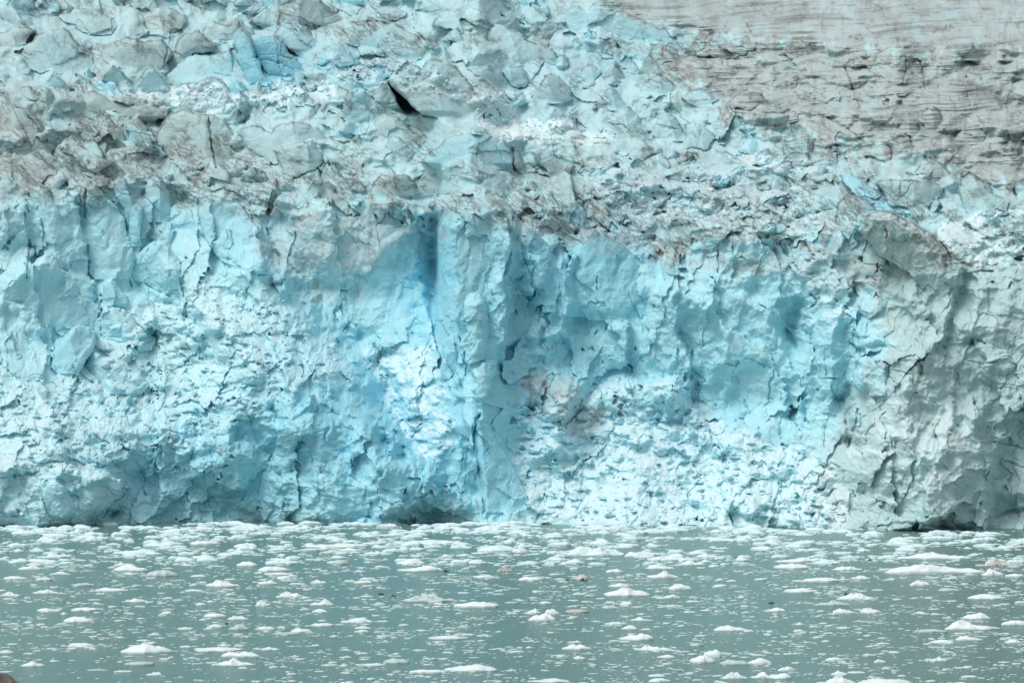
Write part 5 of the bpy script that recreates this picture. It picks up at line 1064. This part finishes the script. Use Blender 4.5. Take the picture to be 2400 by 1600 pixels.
# the next largest, up to about three hundred in all
tries = 0
while len(taken) < 300 and tries < 6000:
    tries += 1
    py = 1246 + (1604 - 1246) * rng.random() ** 1.15; px = rng.uniform(-20, 2420)
    if py > 1560 and px < 160: continue
    if rng.random() < .5 * sstep(1480, 1600, py) * sstep(700, 100, px): continue
    w = rng.uniform(17, 36); h = rng.uniform(3, 7.5)
    if any(abs(px - t[0]) < .55 * (w + t[2]) and -max(h, 3) < py - t[1] < .9 * t[3] + 2 for t in taken): continue
    st = rng.choice(['dome', 'flat', 'flat', 'lumpy', 'long', 'peak'])
    place_floe(px, py, w, h, st, M_FLOEB if py < 1290 and rng.random() < .5 else (M_FLOEW if rng.random() < .25 else M_FLOE), auto_label(px, py, w, st), 'ice floes drifting in the bay')

# brash: everything smaller, thick under the cliff and thinning towards the shore
def brash(name, label, count, ylo, yhi, power, wlo, whi, hlo, hhi, mat, clump, seed, res=0):
    rng = random.Random(seed)
    protos = [grow_floe(rng, 1, 1, 1, st, res) for st in ('dome', 'flat', 'flat', 'lumpy', 'long', 'dome', 'flat', 'lumpy', 'long', 'flat')]
    VV, TT = [], []; off = 0; n = 0
    rs = np.random.RandomState(seed); N = count * 8
    cy = ylo + (yhi - ylo) * rs.rand(N) ** power; cx = rs.uniform(-320, 2720, N)
    fld = noise2(cx / 130, cy / 16, 201) + .6 * noise2(cx / 45, cy / 7, 203)        # drifts and lanes
    ok = rs.rand(N) < np.clip(.38 + 1.5 * clump * fld, .03, 1)
    ok &= rs.rand(N) >= .8 * sstep(1470, 1600, cy) * (1 - sstep(60, 900, cx))
    ok &= CAM_H / ((cy - HORIZ) * KPX) < np.interp(cx, gx, YW) - 1
    for px, py in zip(cx[ok][:count].tolist(), cy[ok][:count].tolist()):
        x, d = water_point(px, py); m = d * KPX
        w = wlo * (whi / wlo) ** (rng.random() ** 1.8) * m
        V, T = rng.choice(protos)
        s = np.array([w, min(w * rng.uniform(.5, 1.1), 3.2), w * rng.uniform(hlo, hhi)], F)
        a = rng.uniform(-.4, .4); ca, sa = math.cos(a), math.sin(a)
        Vn = V * s; Vr = np.stack([Vn[:, 0] * ca - Vn[:, 1] * sa + x, Vn[:, 0] * sa + Vn[:, 1] * ca + d, Vn[:, 2]], -1)
        VV.append(Vr); TT.append(T + off); off += len(V); n += 1
    o = link(bpy.data.objects.new(name, make_mesh(name, np.concatenate(VV), np.concatenate(TT), mat)))
    o['kind'] = 'stuff'; o['label'] = label; o['category'] = 'brash ice'
    return o
brash('brash_ice', 'small white ice fragments scattered over the whole bay', 3800, 1238, 1606, 1.5, 9, 26, .06, .18, M_FLOE, 1.0, 31)
brash('fine_brash_ice', 'finest white crumbs of ice speckling the whole bay', 15500, 1236, 1606, 1.7, 3, 11, .06, .16, M_FLOE, 1.0, 32, -1)
brash('dense_brash_ice', 'band of pale blue ice fragments packed along the foot of the cliff', 2600, 1229, 1325, 1.8, 9, 55, .10, .24, M_FLOEB, .7, 33)
brash('slush', 'grey fragments of ice lying awash', 2600, 1250, 1606, 1.1, 6, 34, .03, .07, M_FLOEW, .9, 35, -1)

# ------------------------------------------------------------------ stones carried by the ice, and the shore rock
def stone_mesh(rng, L, Wd, H, name, mat, detail=1.0):
    V, T = grow_floe(rng, L, Wd, H, 'lumpy')
    return make_mesh(name, V, T, mat)
M_STONE, nt, b = new_mat('dark_stone')
nt.links.new(mixc(nt, noise_node(nt, 6, 4, .6), (.018, .016, .015), (.07, .062, .055)), b.inputs['Base Color']); b.inputs['Roughness'].default_value = .7
M_ROCK, nt, b = new_mat('shore_rock')
rk = mixc(nt, noise_node(nt, 2.2, 6, .7), (.008, .008, .008), (.30, .27, .24))
nt.links.new(rk, b.inputs['Base Color']); b.inputs['Roughness'].default_value = .85
bump = nd(nt, 'ShaderNodeBump'); bump.inputs['Strength'].default_value = 1; bump.inputs['Distance'].default_value = .2
nt.links.new(noise_node(nt, 5, 5, .65), bump.inputs['Height']); nt.links.new(bump.outputs[0], b.inputs['Normal'])
for px, py, w, h, lab in [(1045, 1339, 14, 6, 'black stone at the right tip of a long low floe'), (893, 1392, 14, 4, 'black stone left of the waterlogged grey floe, farther of two'), (921, 1397, 16, 4, 'dark stone touching the waterlogged grey floe, nearer of two'),
    (1983, 1393, 12, 7, 'black stone on the left end of a white floe'), (1365, 1359, 12, 6, 'black stone on the dark dirty chunk'), (1329, 1359, 9, 3, 'small dark stone left of the dark dirty chunk'), (1373, 1360, 7, 3, 'small black stone right of the dark dirty chunk'),
    (1378, 1294, 6, 6, 'small black stone against a far white floe'), (2041, 1312, 14, 3, 'flat dark stone in the far water on the right'), (2270, 1368, 14, 3, 'flat dark stone right of the longest floe'), (1808, 1413, 16, 4, 'flat dark stone left of the greenish slab'), (532, 1461, 8, 3, 'tiny black stone in the mid bay on the left')]:
    x, d = water_point(px, py); m = d * KPX
    me = stone_mesh(rng, w * m, w * m * .7, h * m, 'stone', M_STONE)
    o = link(bpy.data.objects.new('stone', me)); o.location = (x, d - .1, .02)
    o['label'] = lab; o['category'] = 'stone'; o['group'] = 'dark stones carried by the ice'
# the rock in the lower corner: a ledge of the near shore
th = np.linspace(0, 2 * np.pi, 48, endpoint=False)
ringsV = []; rr = np.linspace(1, 0, 20)[:-1]
for r in rr:
    x = np.cos(th) * r; y = np.sin(th) * r
    h = np.clip(1 - r ** 3, 0, 1) * (.75 + .25 * noise2(x * 2.2, y * 2.2, 9) + .14 * noise2(x * 6, y * 6, 10) + .08 * ridged(x * 12, y * 12, 2, 12))
    ringsV.append(np.stack([x, y, h], -1))
V = np.concatenate(ringsV + [np.array([[0, 0, .8]])]); na = 48; T = []
for i in range(len(rr) - 1):
    a = np.arange(na) + i * na; b2_ = (np.arange(na) + 1) % na + i * na
    T += [np.stack([a, b2_, b2_ + na], -1), np.stack([a, b2_ + na, a + na], -1)]
a = np.arange(na) + (len(rr) - 1) * na; b2_ = (np.arange(na) + 1) % na + (len(rr) - 1) * na
T.append(np.stack([a, b2_, np.full(na, len(V) - 1)], -1))
rock = link(bpy.data.objects.new('shore_rock', make_mesh('shore_rock', V * np.array([7.5, 6, 3.25]), np.concatenate(T), M_ROCK)))
x, d = water_point(-30, 1640); rock.location = (x - 2.0, d, -.6)
rock['label'] = 'dark mottled shore rock at the lower left corner'; rock['category'] = 'rock'
